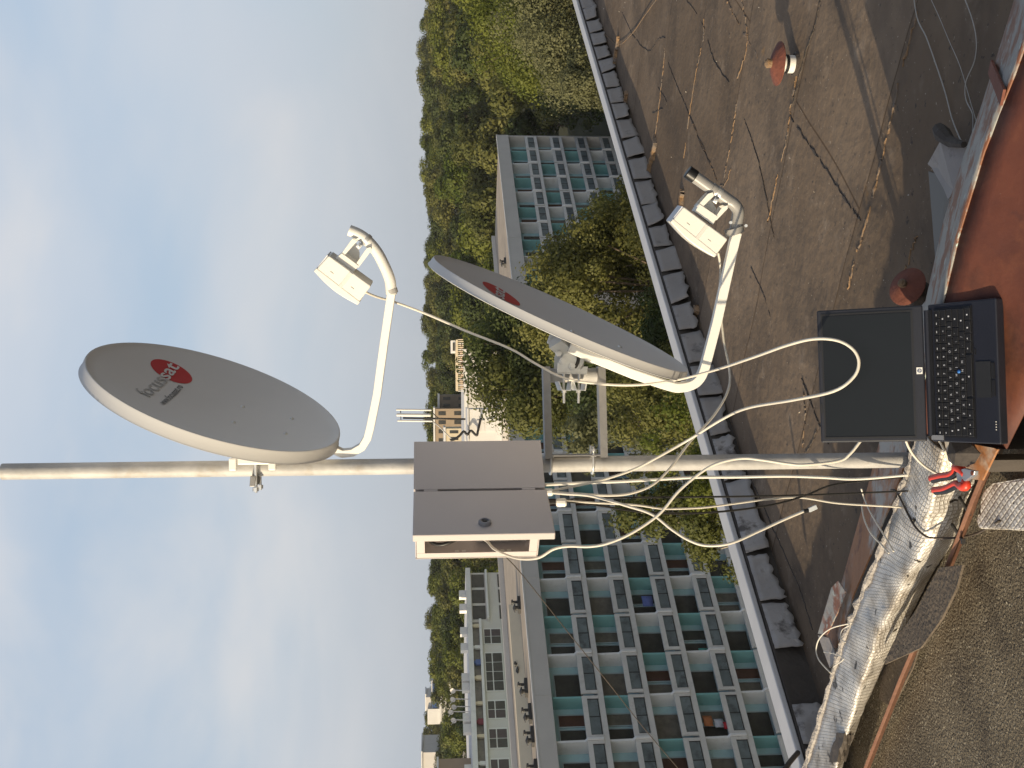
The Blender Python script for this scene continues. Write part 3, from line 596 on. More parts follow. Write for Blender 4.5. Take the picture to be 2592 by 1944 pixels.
# ---- dishes
def dish_frame(px, Y, N, roll):
    c = at(*px, Y); N = Vector(N).normalized(); r = Vector((0, 0, 1)).cross(N).normalized(); v = N.cross(r)
    cs, sn = math.cos(roll), math.sin(roll)
    return c, N, r*cs+v*sn, v*cs-r*sn
DEP = .062
def dish(px, Y, N, roll, a, b_, label, SK=.033):
    c, N, u, v = dish_frame(px, Y, N, roll)
    t = thing('satellite_dish', label, 'satellite dish', c-N*.15, 'dish antennas on the mast')
    def L(U, V, W): return c+u*U+v*V+N*W
    def wsurf(U, V): return -DEP*(1-(U/a)**2-(V/b_)**2)
    mb = MB(); n = 96
    prof = [(i/14*1.0, None) for i in range(1, 15)]
    V = [L(0, 0, -DEP)]
    rr = []
    for r, _ in prof: rr.append((r*a, r*b_, -DEP*(1-r*r)))
    rr += [(a+.003, b_+.003, .0025), (a+.007, b_+.007, .002), (a+.009, b_+.009, -.003), (a+.013, b_+.013, -SK), (a+.016, b_+.016, -SK-.004), (a+.013, b_+.013, -SK-.0055), (a+.010, b_+.010, -SK), (a+.002, b_+.002, -.006)]
    for r in (.97, .85, .6, .3): rr.append((r*a, r*b_, -DEP*(1-r*r)-.006))
    for A, B, W in rr:
        for j in range(n): th = 2*math.pi*j/n; V.append(L(A*math.cos(th), B*math.sin(th), W))
    V.append(L(0, 0, -DEP-.006))
    fs = [(0, 1+j, 1+(j+1) % n) for j in range(n)]
    for i in range(len(rr)-1):
        for j in range(n): fs.append((1+i*n+j, 1+(i+1)*n+j, 1+(i+1)*n+(j+1) % n, 1+i*n+(j+1) % n))
    e = 1+(len(rr)-1)*n; fs += [(e+(j+1) % n, e+j, len(V)-1) for j in range(n)]
    mb.add(V, fs); refl = mb.build('reflector', M_DISH, t, smooth=60)
    def flat(name, V2, F2, m, off, par=refl):
        mb = MB(); mb.add([L(U, W, wsurf(U, W)+off) for U, W in V2], F2)
        return mb.build(name, m, par)
    ec, er, k = (.174, .190), .073, 40      # red roundel, a disc of concentric rings so it follows the bowl
    V2 = [ec]; F2 = []
    for r in (.25, .5, .75, 1.0):
        for j in range(k): V2.append((ec[0]+er*r*.86*math.cos(2*math.pi*j/k), ec[1]+er*r*math.sin(2*math.pi*j/k)))
    F2 += [(0, 1+j, 1+(j+1) % k) for j in range(k)]
    for i in range(3):
        for j in range(k): F2.append((1+i*k+j, 1+(i+1)*k+j, 1+(i+1)*k+(j+1) % k, 1+i*k+(j+1) % k))
    flat('logo_disc', V2, F2, mat('logo red', (.50, .030, .035), .45, var=.03), .0012)
    def txt(name, body, size, x0, x1, y, m, off, bold=0.0, hs=1.0):
        V2, F2 = text_mesh(body, size, bold); xs = [p[0] for p in V2]; lo_, hi = min(xs), max(xs); sx = (x1-x0)/(hi-lo_)
        flat(name, [(x0+(p[0]-lo_)*sx, y+p[1]*hs) for p in V2], F2, m, off)
    txt('lettering', 'focus', .075, -.118, .098, .178, mat('faded grey print', (.40, .39, .37), .5, var=.35, vscale=40), .0024)
    txt('lettering', 'sat', .088, .104, .228, .178, M_DISH, .0030, .0014, .80)
    txt('web_address', 'www.focussat.ro', .036, -.118, .108, .126, mat('dark grey print', (.09, .088, .085), .5, var=.2, vscale=60), .0024, .0004)
    for U, V_ in ((.128, -.075), (-.034, -.082), (.124, -.243), (-.031, -.250)):
        mb = MB(); p = L(U, V_, wsurf(U, V_)); mb.lathe([(.0075, -.001), (.0075, .001), (.0055, .004), (.0015, .005)], p, N, 12); mb.build('bolt', M_CHROME, refl, smooth=30)
    return t, c, N, u, v, L
UD, uc, uN, uu, uv_, uL = dish((549, 999), 3.70, (.904, -.25, -.347), -.05, .398, .408, 'upper satellite dish high on the mast, its web address and red emblem readable')
LD, lc, lN, lu, lv, lL = dish((1420, 792), 3.60, (.888, -.195, -.395), -.05, .428, .438, 'lower satellite dish seen nearly edge-on, on the standoff bracket in front of the trees', .020)
# ---- upper dish: bracket, arm
pc = at(646, 1172, 3.70)
mb = MB(); mb.obox(pc+Vector((.012, -.012, 0)), Vector((.014, 0, 0)), Vector((0, .040, 0)), Vector((0, 0, .066)))
for dz in (-.062, .062): mb.obox(pc+Vector((.0, -.052, dz)), Vector((.020, 0, 0)), Vector((0, .010, 0)), Vector((0, 0, .012)))
mb.build('mount_plate', M_WHITE, UD, bevel=.004)
mb = MB(); mb.rtube([pc+Vector((.02, 0, 0)), uL(.03, -.16, -DEP-.035)], .07, .075, (0, 0, 1)); mb.build('mount_block', M_WHITE, UD, bevel=.004)
mb = MB(); q0 = at(646, 1160, 3.675); q1 = at(648, 1247, 3.675); mb.cyl(q0, q1, .0045, 10); mb.cyl(q0+Vector((0, .095, 0)), q1+Vector((0, .095, 0)), .0045, 10)
q = at(647, 1234, 3.675); mb.cyl(q, q+Vector((-.012, 0, 0)), .010, 6); mb.cyl(q+Vector((0, .095, 0)), q+Vector((-.012, .095, 0)), .010, 6)
mb.build('clamp_rod', M_CHROME, UD, smooth=30)
mb = MB(); q = at(647, 1205, 3.72)
mb.prism([q+Vector((.004, -.052, -.009)), q+Vector((.004, .052, -.009)), q+Vector((-.030, .052, -.006)), q+Vector((-.030, -.052, -.006))], (0, 0, .018)); mb.build('clamp_jaw', M_ANGLE, UD, bevel=.002)
Su = lambda x, y: hit(x, y, uc, uu)
Sl = lambda x, y: hit(x, y, lc, lu)
arm = [uL(0, -.18, -.085), uL(0, -.28, -.062), uL(0, -.36, -.045), Su(840, 1135), Su(867, 1147), Su(893, 1144), Su(917, 1130), Su(931, 1107), Su(938, 1080), Su(955, 996), Su(972, 870), Su(991, 741)]
mb = MB(); mb.rtube(arm, .026, .027, uu); mb.build('feed_arm', M_WHITE, UD, bevel=.002)
pipe = spline([Su(*p) for p in ((991, 745), (990, 734), (986, 705), (971, 669), (953, 636), (929, 608), (908, 593), (884, 583))], 5)
mb = MB(); mb.tube(pipe, .0178, 18); pp_ = mb.build('feed_pipe', M_WHITE, UD, smooth=40)
mb = MB(); mb.cyl(Su(993.5, 742), Su(990.5, 731), .0186, 18); mb.build('pipe_joint', mat('dull joint metal', (.35, .34, .32), .5), UD, smooth=30)
# ---- lower dish: bracket, arm
larm = [Sl(1440, 879), Sl(1496, 903), Sl(1602, 946), Sl(1692, 976), Sl(1724, 980), Sl(1757, 970), Sl(1777, 946), Sl(1791, 901), Sl(1814, 812), Sl(1858, 612), Sl(1864, 588)]
mb = MB(); mb.rtube(larm[:3]+spline(larm[2:8], 5)[1:]+larm[8:], .030, .031, lu); mb.build('feed_arm', M_WHITE, LD, bevel=.002)
mb = MB(); ring = [Sl(1853, 585), Sl(1862, 583)]; mb.cyl(Sl(1861, 592), Sl(1857, 577), .030, 20); mb.build('arm_collar', M_PVC, LD, smooth=30)
lp = spline([Sl(*p) for p in ((1861, 588), (1866, 558), (1868, 534), (1858, 517), (1839, 504), (1810, 484), (1758, 447))], 5)
mb = MB(); mb.tube(lp, .0195, 18); mb.build('feed_pipe', M_PVC, LD, smooth=40)
mb = MB(); mb.tube([Sl(1848, 511), Sl(1800, 477)], .0212, 18); mb.build('pipe_sleeve', M_PVC, LD, smooth=30)
mb = MB(); mb.cyl(Sl(1760, 449), Sl(1739, 434), .0215, 18); mb.build('end_cap', M_BLACK, LD, smooth=30, bevel=.003)
mb = MB()
for p in ((1847, 563), (1885, 571)): mb.cyl(Sl(*p)-lu*.01, Sl(p[0]-2, p[1]-1)-lu*.03, .005, 8)
mb.build('screw', M_CHROME, LD)
# zinc elevation bracket behind the lower dish: plate polygons from the photo at the stub pipe's depth
YB = 3.64
B5 = lambda X, Y, d=YB: at(1300+X/4.148, 850+Y/4.148, d)
mb = MB(); mb.prism([B5(*p) for p in ((455, 385), (460, 290), (580, 125), (640, 120), (700, 160), (745, 250), (700, 355), (720, 340), (735, 322), (780, 322), (772, 395))], (0, .003, 0)); plate = mb.build('elevation_plate', M_ZINC, LD, bevel=.0008)
mb = MB(); mb.prism([B5(X, Y, YB+.07) for X, Y in ((425, 360), (430, 215), (500, 95), (580, 90), (700, 160), (745, 250), (735, 322), (780, 322), (772, 395), (455, 390))], (0, .003, 0)); mb.build('elevation_plate', M_ZINC, LD)
mb = MB(); mb.prism([B5(455, 388), B5(772, 395), B5(772, 405), B5(455, 397)], (0, .074, 0)); mb.build('base_plate', M_ZINC, LD)
arcp = [(600+85*math.cos(a), 250+110*math.sin(a)) for a in np.linspace(-1.2, 1.0, 9)]
mb = MB(); mb.tube([B5(X-5, Y-10, YB-.0015) for X, Y in arcp], .0055, 6); mb.build('slot', M_IRON, plate)
mb = MB(); mb.tube([B5(X+48, Y-8, YB-.001) for X, Y in arcp], .0024, 6); mb.build('scale', M_WHITE, plate)
mb = MB()
for X, Y in ((510, 262), (612, 318), (470, 185)):
    q = B5(X, Y, YB-.001); mb.cyl(q, q+Vector((0, -.008, 0)), .011, 6); mb.cyl(q, q+Vector((0, -.014, 0)), .006, 10)
mb.build('bolt', M_CHROME, LD, smooth=30)
mb = MB(); mb.rtube([B5(365, 30, YB+.03), B5(560, 105, YB+.03)], .03, .016, (0, 1, 0)); mb.rtube([B5(560, 110, YB+.035), B5(860, 220, YB+.035)], .05, .012, (0, 1, 0)); mb.build('back_strap', M_ZINC, LD, bevel=.002)
mb = MB(); mb.rtube([B5(640, 230, YB+.035), lL(0, -.02, -DEP-.03)], .03, .05, (0, 0, 1)); mb.build('mount_block', M_ZINC, LD)
for X0, X1 in ((525, 530), (688, 682)):
    mb = MB(); mb.cyl(B5(X0, 400, YB-.012), B5(X1, 708, YB-.012), .0042, 10); mb.cyl(B5(X1, 575, YB-.012), B5(X1, 600, YB-.012), .008, 6); mb.cyl(B5(X0, 400, YB+.085), B5(X1, 690, YB+.085), .0042, 10); mb.build('clamp_rod', M_CHROME, LD, smooth=30)
    mb = MB(); w = 62
    mb.rtube([B5(X1-w-12, 480, YB-.018), B5(X1-w+18, 568, YB-.018), B5(X1+w-15, 572, YB-.018), B5(X1+w, 478, YB-.018)], .004, .11, (0, 1, 0)); mb.build('clamp_jaw', M_ZINC, LD)
# ---- standoff frame on the mast
so_ = thing('standoff_frame', 'rectangular galvanised standoff frame holding the lower dish off the mast', 'bracket', at(1440, 1060, DM))
stub = at(1447, 950, DM)
mb = MB(); a0 = at(1374, 952, DM); a1 = at(1519, 947, DM); mb.lathe([(.0195, 0), (.0235, 0), (.0235, a0.z-a1.z+.010), (.0195, a0.z-a1.z+.010)], (stub.x, stub.y, a1.z-.008), (0, 0, 1), 24); mb.build('stub_pipe', M_GALV, so_, smooth=30)
for (xa, ya), (xb, yb) in (((1374, 928), (1380, 1160)), ((1513, 928), (1519, 1157))):
    mb = MB(); A = at(xa, ya, DM-.02); B = at(xb, yb, DM-.02); d_ = (B-A).normalized()
    mb.rtube([A, B], .045, .004, (0, 0, 1)); mb.rtube([A+Vector((0, -.0245, -.010)), B+Vector((0, -.0245, -.010))], .004, .024, (0, 0, 1)); mb.build('angle_bar', M_ANGLE, so_)
mb = MB(); q = at(1450, 1152, DM-.005); zt = at(1384, 1152, DM).z; zb = at(1517, 1152, DM).z; mb.obox(Vector((q.x, q.y, (zt+zb)/2)), Vector((.0025, 0, 0)), Vector((0, .036, 0)), Vector((0, 0, (zt-zb)/2))); mb.build('end_plate', M_ANGLE, so_)
for x in (1393, 1499):
    c = at(x, 1180, DM); c = Vector((mx.x, mx.y, c.z)); mb = MB()
    P = [c+Vector((.060, -.0315, 0)), c+Vector((.0, -.0315, 0))]+[c+Vector((-.0315*math.sin(a), -.0315*math.cos(a), 0)) for a in np.linspace(.3, math.pi-.3, 9)]+[c+Vector((.0, .0315, 0)), c+Vector((.060, .0315, 0))]
    mb.tube(P, .0042, 8); mb.build('u_bolt', M_CHROME, so_, smooth=True)
    mb = MB(); mb.cyl(c+Vector((.044, -.0315, 0)), c+Vector((.052, -.0315, 0)), .009, 6); mb.rtube([c+Vector((.028, -.034, 0)), c+Vector((.028, .034, 0))], .018, .004, (1, 0, 0)); mb.build('saddle', M_CHROME, so_)
# ---- outdoor radios on the feed arms
def radio(S, u, A, B, Cc, Dd, plate, arms, clamp, pipe_dir, label):
    a, b_, c, d = S(*A), S(*B), S(*Cc), S(*Dd); o = (a+b_+c+d)/4
    t = thing('outdoor_radio', label, 'radio unit', o, 'outdoor radios at the dish focus')
    fwd_ = ((a+d)/2-(b_+c)/2); T = fwd_.length; fwd_.normalize(); lng = ((c+d)/2-(a+b_)/2); Ln = lng.length; lng.normalize()
    W = .046
    prof = []
    prof += [b_+lng*.004, b_+fwd_*.002]
    for k in range(11):
        s_ = k/10; bul = .010*math.sin(math.pi*s_); prof.append(a.lerp(d, s_)+fwd_*bul)
    prof += [c+fwd_*.002, c-lng*.004]
    mb = MB(); mb.prism([p-u*W for p in prof], u*2*W); mb.build('shell', M_PLASTIC, t, bevel=.006, seg=3)
    pr2 = [p for p in prof[2:13]]; pr2 = [pr2[0]-fwd_*T*.20-lng*.0015, pr2[0]-lng*.0015]+pr2[1:-1]+[pr2[-1]+lng*.0015, pr2[-1]-fwd_*T*.20+lng*.0015]
    mb = MB(); mb.prism([p+fwd_*.0012-u*(W+.0016) for p in pr2], u*2*(W+.0016)); mb.build('front_cover', M_PLASTIC, t, bevel=.003)
    mb = MB(); m_ = (a+b_+c+d)/4; mb.obox(m_-fwd_*.002+lng*.008, lng*.006, fwd_*(T/2*.86), u*(W+.0012)); mb.build('seam_band', mat('radio seam', (.60, .58, .54), .5), t, bevel=.001)
    mb = MB(); e0 = (a+b_)/2; mb.obox(e0-lng*.001, lng*.002, fwd_*T*.44, u*W*.9); mb.build('end_lid', mat('pale lid', (.66, .66, .68), .45), t, bevel=.001)
    mb = MB()
    for s_ in (.26, .74):
        q = a.lerp(d, s_)*.55+b_.lerp(c, s_)*.45; mb.obox(q-u*(W+.0002), lng*.006, fwd_*.0006, u*.0006)
    mb.build('shell_mark', M_IRON, t)
    P = [S(*p) for p in plate]; mb = MB(); mb.prism([p-u*.030 for p in P], u*.060); mb.build('bracket_foot', M_PLASTIC, t, bevel=.002)
    for q in arms:
        Q = [S(*p) for p in q]; mb = MB()
        for sgn in ((-1, 1) if len(q) == 5 and q is not arms[-1] else (1,)): mb.prism([p+u*(sgn*.026-.0015) for p in Q], u*.003)
        mb.build('bracket_arm', M_PLASTIC, t, bevel=.0008)
    cl0, cl1 = S(*clamp[0]), S(*clamp[1])
    mb = MB(); mb.cyl(cl0, cl1, pipe_dir+.0022, 18); mb.build('hose_clamp', M_CHROME, t, smooth=30)
    q = S(*clamp[2]); mb = MB(); mb.obox(q-u*.018, (cl1-cl0).normalized()*.007, u*.009, (cl1-cl0).normalized().cross(u)*.008); mb.cyl(q-u*.02, q-u*.036, .0045, 8); mb.build('clamp_screw', M_CHROME, t, bevel=.001)
    return t, o
def r2(X, Y): return (700+X/3.318, 500+Y/3.318)
def r6(X, Y): return (1600+X/4.1475, 380+Y/4.1475)
radio(Su, uu, r2(335, 600), r2(455, 468), r2(805, 722), r2(692, 876), [r2(*p) for p in ((500, 500), (560, 455), (700, 560), (655, 620))],
      [[r2(*p) for p in ((548, 470), (645, 335), (690, 355), (665, 380), (575, 480))], [r2(*p) for p in ((668, 555), (765, 415), (800, 405), (800, 440), (695, 580))], [r2(*p) for p in ((575, 480), (640, 390), (665, 395), (690, 470), (690, 520), (680, 560))]],
      (r2(745, 345), r2(770, 368), r2(700, 400)), .0178, 'white outdoor radio box on the curved pipe of the upper dish, against the sky')
radio(Sl, lu, r6(385, 745), r6(515, 585), r6(975, 925), r6(838, 1110), [r6(*p) for p in ((640, 640), (690, 560), (880, 690), (830, 780))],
      [[r6(*p) for p in ((660, 590), (780, 455), (830, 440), (840, 480), (715, 600))], [r6(*p) for p in ((830, 740), (930, 590), (985, 575), (985, 610), (870, 730))], [r6(*p) for p in ((720, 600), (790, 500), (860, 530), (900, 620), (850, 720))]],
      (r6(880, 435), r6(925, 468), r6(865, 525)), .0195, 'white outdoor radio box on the grey elbow pipe of the lower dish, above the roof')
# ---- cables
def cb(name, pts, r, m, label, group=None): return cable(name, [at(*p) for p in pts], r*.84, m, label, group, 8, 8)
def g8d(L_, Y0, Y1=None):
    n = len(L_); Y1 = Y0 if Y1 is None else Y1
    return [(1350+X/2.328, 1100+Y/2.328, Y0+(Y1-Y0)*i/(n-1)) for i, (X, Y) in enumerate(L_)]
cb('cable', g8d(((60, 296), (80, 295), (280, 285), (480, 278), (720, 265), (960, 252), (1200, 250), (1480, 245), (1700, 252), (1900, 262), (2180, 240), (2230, 236)), 3.40, 3.66), .0056, M_CABLEW, 'thick white cable hanging straight from the cabinet to the foil pipe', 'cables below the cabinet')
sc = 1.17178
cb('cable', [(926, 740, 3.58), (955, 752, 3.62), (1000, 765, 3.66), (1080, 795, 3.66), (1180, 838, 3.62), (1290, 882, 3.56), (1355, 920, 3.52), (1425, 956, 3.49), (1500, 970, 3.47), (1600, 975, 3.44), (1700, 964, 3.40), (1805, 938, 3.30), (1905, 905, 3.0), (1992, 874, 2.80), (2060, 858, 2.72), (2120, 862, 2.69), (2160, 885, 2.68), (2174, 918, 2.68), (2160, 955, 2.69), (2110, 990, 2.72), (2010, 1012, 2.86), (1895, 1032, 3.08), (1830, 1060, 3.22), (1745, 1112, 3.33), (1660, 1160, 3.36), (1600, 1190, 3.38), (1520, 1216, 3.38), (1440, 1233, 3.36), (1390, 1244, 3.34)], .0048, M_CABLE, 'long grey cable looping from the upper radio past the laptop screen to the cabinet', 'cables below the cabinet')
cb('cable', [(1818, 640, 3.57), (1824, 680, 3.62), (1822, 750, 3.64), (1832, 860, 3.64), (1846, 930, 3.60), (1844, 985, 3.55), (1808, 1050, 3.50), (1745, 1120, 3.44), (1700, 1180, 3.40), (1655, 1225, 3.38), (1600, 1248, 3.37), (1540, 1254, 3.36), (1460, 1250, 3.35), (1394, 1246, 3.34)], .0048, M_CABLE, 'grey cable running from the lower radio behind its arm to the cabinet', 'cables below the cabinet')
o = cb('cable', [(1392, 1247, 3.34), (1430, 1250, 3.30), (1498, 1256, 3.25), (1585, 1280, 3.2), (1650, 1302, 3.17), (1700, 1340, 3.15), (1745, 1368, 3.13), (1790, 1381, 3.12), (1850, 1375, 3.1), (1920, 1345, 3.1), (1985, 1315, 3.1), (2035, 1294, 3.1)], .0048, M_CABLE, 'grey cable sagging from the cabinet with a clear plug on its free end', 'cables below the cabinet')
mb = MB(); a, b2 = at(2034, 1294.5, 3.1), at(2046, 1292, 3.1); mb.cyl(a, b2, .0062, 10); mb.build('plug_boot', M_BLACK, o, smooth=30)
d_ = (at(2066, 1283, 3.1)-at(2046, 1292, 3.1)); mb = MB(); mb.obox((at(2066, 1283, 3.1)+at(2048, 1291, 3.1))/2, d_*.5, Vector((.0, .004, 0)), d_.cross(Vector((0, 1, 0))).normalized()*.0062); mb.build('plug', mat('clear plug plastic', (.55, .58, .60), .15), o, bevel=.001)
cb('cable', [(1225, 1365, 3.50), (1235, 1372, 3.44), (1252, 1390, 3.36), (1290, 1408, 3.30), (1325, 1415, 3.25), (1365, 1411, 3.2)]+g8d(((120, 675), (210, 658), (330, 660), (440, 640), (580, 580), (740, 470), (860, 330), (1000, 215), (1100, 165), (1230, 140), (1350, 150), (1500, 172), (1600, 178), (1800, 155), (1870, 110), (1940, 25)), 3.18, 3.0)+[(2220, 1080, 2.98), (2290, 1060, 3.0)], .0048, M_CABLE, 'grey cable drooping out of the open cabinet door and crossing the mast to the laptop', 'cables below the cabinet')
cb('black_cable', g8d(((70, 395), (190, 388), (300, 375), (700, 370), (1200, 365), (1650, 355), (2150, 335), (2200, 333)), 3.37, 3.66), .0036, M_BLACKCABLE, 'black cable hanging straight from the gland to the foil pipe', 'cables below the cabinet')
cb('black_cable', g8d(((190, 395), (300, 405), (400, 420), (550, 445), (700, 460), (900, 465), (1150, 450), (1400, 415), (1600, 360), (1750, 300), (1950, 272), (2200, 248)), 3.37, 3.68), .0040, M_BLACKCABLE, 'black cable bowing out left below the gland and crossing the straight black one', 'cables below the cabinet')
cb('cable', g8d(((190, 390), (330, 400), (600, 415), (720, 432), (800, 438), (1000, 430), (1200, 405), (1400, 380), (1580, 372), (1800, 405), (2110, 424), (2170, 430)), 3.37, 3.70), .0040, M_CABLE, 'thin cream cable weaving between the two black cables down to the foil pipe', 'cables below the cabinet')
cb('cable', [(2180, 1237, 3.9), (2188, 1262, 3.9), (2205, 1300, 3.8), (2240, 1358, 3.66), (2262, 1396, 3.6)], .0036, M_CABLE, 'short cable arching over the orange flashing to the foil pipe, upper one')
cb('cable', [(2181, 1280, 3.9), (2188, 1315, 3.86), (2205, 1350, 3.78), (2236, 1384, 3.68), (2250, 1400, 3.62)], .0036, M_CABLE, 'short cable arching over the orange flashing to the foil pipe, lower one')
cb('cable', [(2290, 1105, 3.1), (2298, 1128, 3.12), (2313, 1153, 3.14), (2340, 1180, 3.14), (2375, 1200, 3.12), (2395, 1200, 3.10), (2402, 1186, 3.08), (2395, 1150, 3.05), (2372, 1105, 3.02)], .0042, M_CABLE, 'grey cable curling out behind the laptop over the pliers')
cb('cable', [(2157, 1577, 4.15), (2105, 1590, 4.2), (2075, 1615, 4.3), (2066, 1645, 4.35), (2074, 1672, 4.3), (2102, 1703, 4.2)], .0030, M_CABLE, 'thin white cable loop at the far side of the foil pipe, widest of the loops')
cb('cable', [(2150, 1583, 4.15), (2132, 1595, 4.2), (2128, 1615, 4.2), (2140, 1626, 4.15)], .0026, M_CABLE, 'smallest thin white cable loop by the foil pipe')
cb('cable', [(2085, 1650, 4.3), (2112, 1655, 4.2), (2135, 1668, 4.1), (2110, 1688, 4.2), (2104, 1704, 4.15)], .0024, M_CABLE, 'thin white cable end curling below the widest loop')
cb('tie_wire', [(2256, 1240, 3.85), (2268, 1243, 3.74), (2283, 1270, 3.66), (2300, 1305, 3.60), (2318, 1335, 3.53), (2345, 1358, 3.48), (2380, 1362, 3.45), (2430, 1360, 3.38), (2478, 1348, 3.28), (2530, 1318, 3.12)], .0042, M_TAR, 'dark tie wire wrapped round the foil pipe')
cb('guy_wire', [(1275, 1405, 3.9), (1322, 1455, 4.0), (1440, 1603, 4.2), (1545, 1735, 4.4), (1640, 1855, 4.6), (1760, 1995, 4.9)], .0022, M_TAR, 'thin dark wire running from behind the cabinet down to the left roof corner')
cb('rust_pipe', [(2020, 1905, 4.9), (1995, 1935, 4.8), (1960, 1990, 4.7)], .014, M_TAR, 'dark pipe end at the left edge by the coping')
# spikes through the foil
for P, lab in ((((2428, 1258, 3.42), (2452, 1298, 3.25)), 'bent steel spike sticking out of the foil pipe, nearer the pliers'), (((2410, 1328, 3.45), (2438, 1370, 3.27)), 'steel spike sticking out of the foil pipe beside the tie wire')):
    mb = MB(); mb.cyl(at(*P[0]), at(*P[1]), .0055, 8); a = at(*P[1]); mb.obox(a, Vector((.008, 0, 0)), Vector((0, .004, 0)), Vector((0, 0, .006))); tag(mb.build('steel_spike', M_IRON, smooth=30), lab, 'spike')
# pliers
qz = lambda X, Y, dz=0.0: atz(2177+.3467*X, 1012+.3467*Y, -1.388+dz)
pl_ = thing('pliers', 'red handled combination pliers lying by the laptop on the orange sheet corner and foil pipe', 'pliers', qz(760, 560))
for pts in (((770, 548), (735, 505), (700, 492), (690, 525), (655, 548), (600, 556), (520, 575)), ((765, 585), (775, 622), (740, 632), (705, 612), (660, 632), (610, 652), (540, 660))):
    P = spline([qz(*p) for p in pts], 5); n = len(P)
    mb = MB(); mb.tube(P, [.0098+.004*math.exp(-((i/n-.22)/.12)**2) for i in range(n)], 10); h_ = mb.build('handle', mat('red handle', (.62, .045, .02), .4, var=.05), pl_, smooth=True)
    mb = MB(); mb.tube([p+Vector((-.006, -.012, .0015)) for p in P[12:]], .0068, 8); mb.build('grip_inlay', M_BLACK, h_, smooth=True)
mb = MB(); mb.prism([qz(*p, -.004) for p in ((735, 525), (745, 515), (790, 500), (868, 518), (862, 548), (800, 592), (748, 602), (735, 580))], (0, 0, .012)); mb.build('jaws', mat('pliers steel', (.36, .38, .42), .35, .6), pl_, bevel=.002)
mb = MB(); q = qz(822, 535, .008); mb.cyl(q, q+Vector((0, 0, .003)), .006, 10); mb.build('pivot', M_RUST, pl_)
# crumpled sheet behind the laptop
mb = MB(); rr_ = random.Random(4)
pts = [(2404, 1112), (2440, 1106), (2462, 1128), (2481, 1148), (2466, 1174), (2440, 1181), (2416, 1178), (2396, 1150)]
P = [atz(x, y, -1.383+rr_.uniform(-.006, .014)) for x, y in pts]; cc = sum(P, Vector())/len(P)+Vector((0, 0, .02)); mb.add(P+[cc], [(i, (i+1) % 8, 8) for i in range(8)])
o = mb.build('crumpled_sheet', M_FLAPDARK); s_ = o.modifiers.new('s', 'SOLIDIFY'); s_.thickness = .003; tag(o, 'crumpled dark brown scrap between laptop and pliers', 'scrap')
# ================================================================== laptop
hR, hL = at(2343, 772, 2.77), at(2355, 1117, 2.77); fR, fL = at(2518, 768, 2.562), at(2534, 1137, 2.562); tm = at(2073, 951, 2.88)
xa = (hR-hL).normalized(); Wd = (hR-hL).length; hm = (hR+hL)/2; fm = (fR+fL)/2; fa_ = (fm-hm); Dp = fa_.length; fa_.normalize(); fa_ = (fa_-xa*fa_.dot(xa)).normalized(); un = xa.cross(-fa_).normalized()
if un.z < 0: un = -un
la = (tm-hm); Ll = la.length; la.normalize(); la = (la-xa*la.dot(xa)).normalized(); lnrm = la.cross(xa).normalized()
if lnrm.y > 0: lnrm = -lnrm
lap = thing('laptop', 'black laptop standing open on the rusty sheet metal ledge', 'laptop', hm+fa_*Dp/2-un*.03)
M_LAP = mat('black laptop case', (.011, .0125, .020), .5, 0, .12, 9, .05, 400, spec=.5)
M_KEY = mat('black key caps', (.010, .010, .011), .5, 0, .1, 30)
M_SCR = mat('dark laptop screen', (.010, .012, .014), .25, 0, .1, 2, spec=.3)
K = lambda x, f, h=0.0: hm+xa*(x*Wd)+fa_*(f*Dp)+un*h          # x in -.5.. .5 (right positive), f 0 hinge .. 1 front
mb = MB(); mb.obox(K(0, .51, -.014), xa*Wd*.5, fa_*Dp*.49, un*.013); base = mb.build('base', M_LAP, lap, bevel=.004, seg=3)
mb = MB(); mb.obox(K(0, .052, .0005), xa*Wd*.46, fa_*Dp*.035, un*.001); mb.build('speaker_strip', M_KEY, base)
mb = MB(); mb.obox(K(-.47, .12, .0012), xa*.006, fa_*.02, un*.0012); mb.build('badge', mat('silver badge', (.35, .36, .38), .3, .5), base)
rows = [('', 15), ('1234567890-=', 14), ('QWERTYUIOP[]', 14), ("ASDFGHJKL;'", 13), ('ZXCVBNM,./', 12), ('', 9)]
kb = MB(); kl = MB(); kf0, kf1 = .135, .665; kx0, kx1 = -.455, .455; rh = (kf1-kf0)/6; kr = random.Random(2)
mbw = MB(); mbw.obox(K(0, (kf0+kf1)/2, .0004), xa*Wd*.465, fa_*Dp*(kf1-kf0+.02)/2, un*.0008); mbw.build('key_well', M_BLACK, base)
for ri, (s_, n) in enumerate(rows):
    kw = (kx1-kx0)/15.0; widths = {15: [1]*15, 14: [1]*13+[2], 13: [1.75]+[1]*11+[2.25], 12: [2.25]+[1]*10+[2.75], 9: [1, 1, 1.2, 1.3, 5.2, 1.3, 1, 1.5, 1.5]}[n]
    if n == 14 and ri == 2: widths = [1.5]+[1]*12+[1.5]
    x = kx0
    for ki, w in enumerate(widths):
        xc = x+w*kw/2; f = kf0+(ri+.5)*rh
        kb.obox(K(xc, f, .0026), xa*Wd*(w*kw*.46), fa_*Dp*rh*.45, un*.0016)
        ch = ''
        idx = ki-1
        if s_ and 0 <= idx < len(s_): ch = s_[idx]
        if ch:
            V2, F2 = text_mesh(ch, .0085); V2 = [(p[0]-.003, p[1]-.003) for p in V2]
            kl.add([K(xc, f, .0046)+xa*(p[0]-.0015)-fa_*p[1] for p in V2], F2)
        else:
            for q in range(1 if w < 1.4 else 2): kl.obox(K(xc-.008, f+.01*q-.005, .0045), xa*(.0018 if ri else .0026), fa_*.0008, un*.0002)
        x += w*kw
keys = kb.build('keyboard', M_KEY, lap, bevel=.0007, seg=1)
kl.build('key_legends', mat('pale key print', (.55, .56, .60), .6), keys)
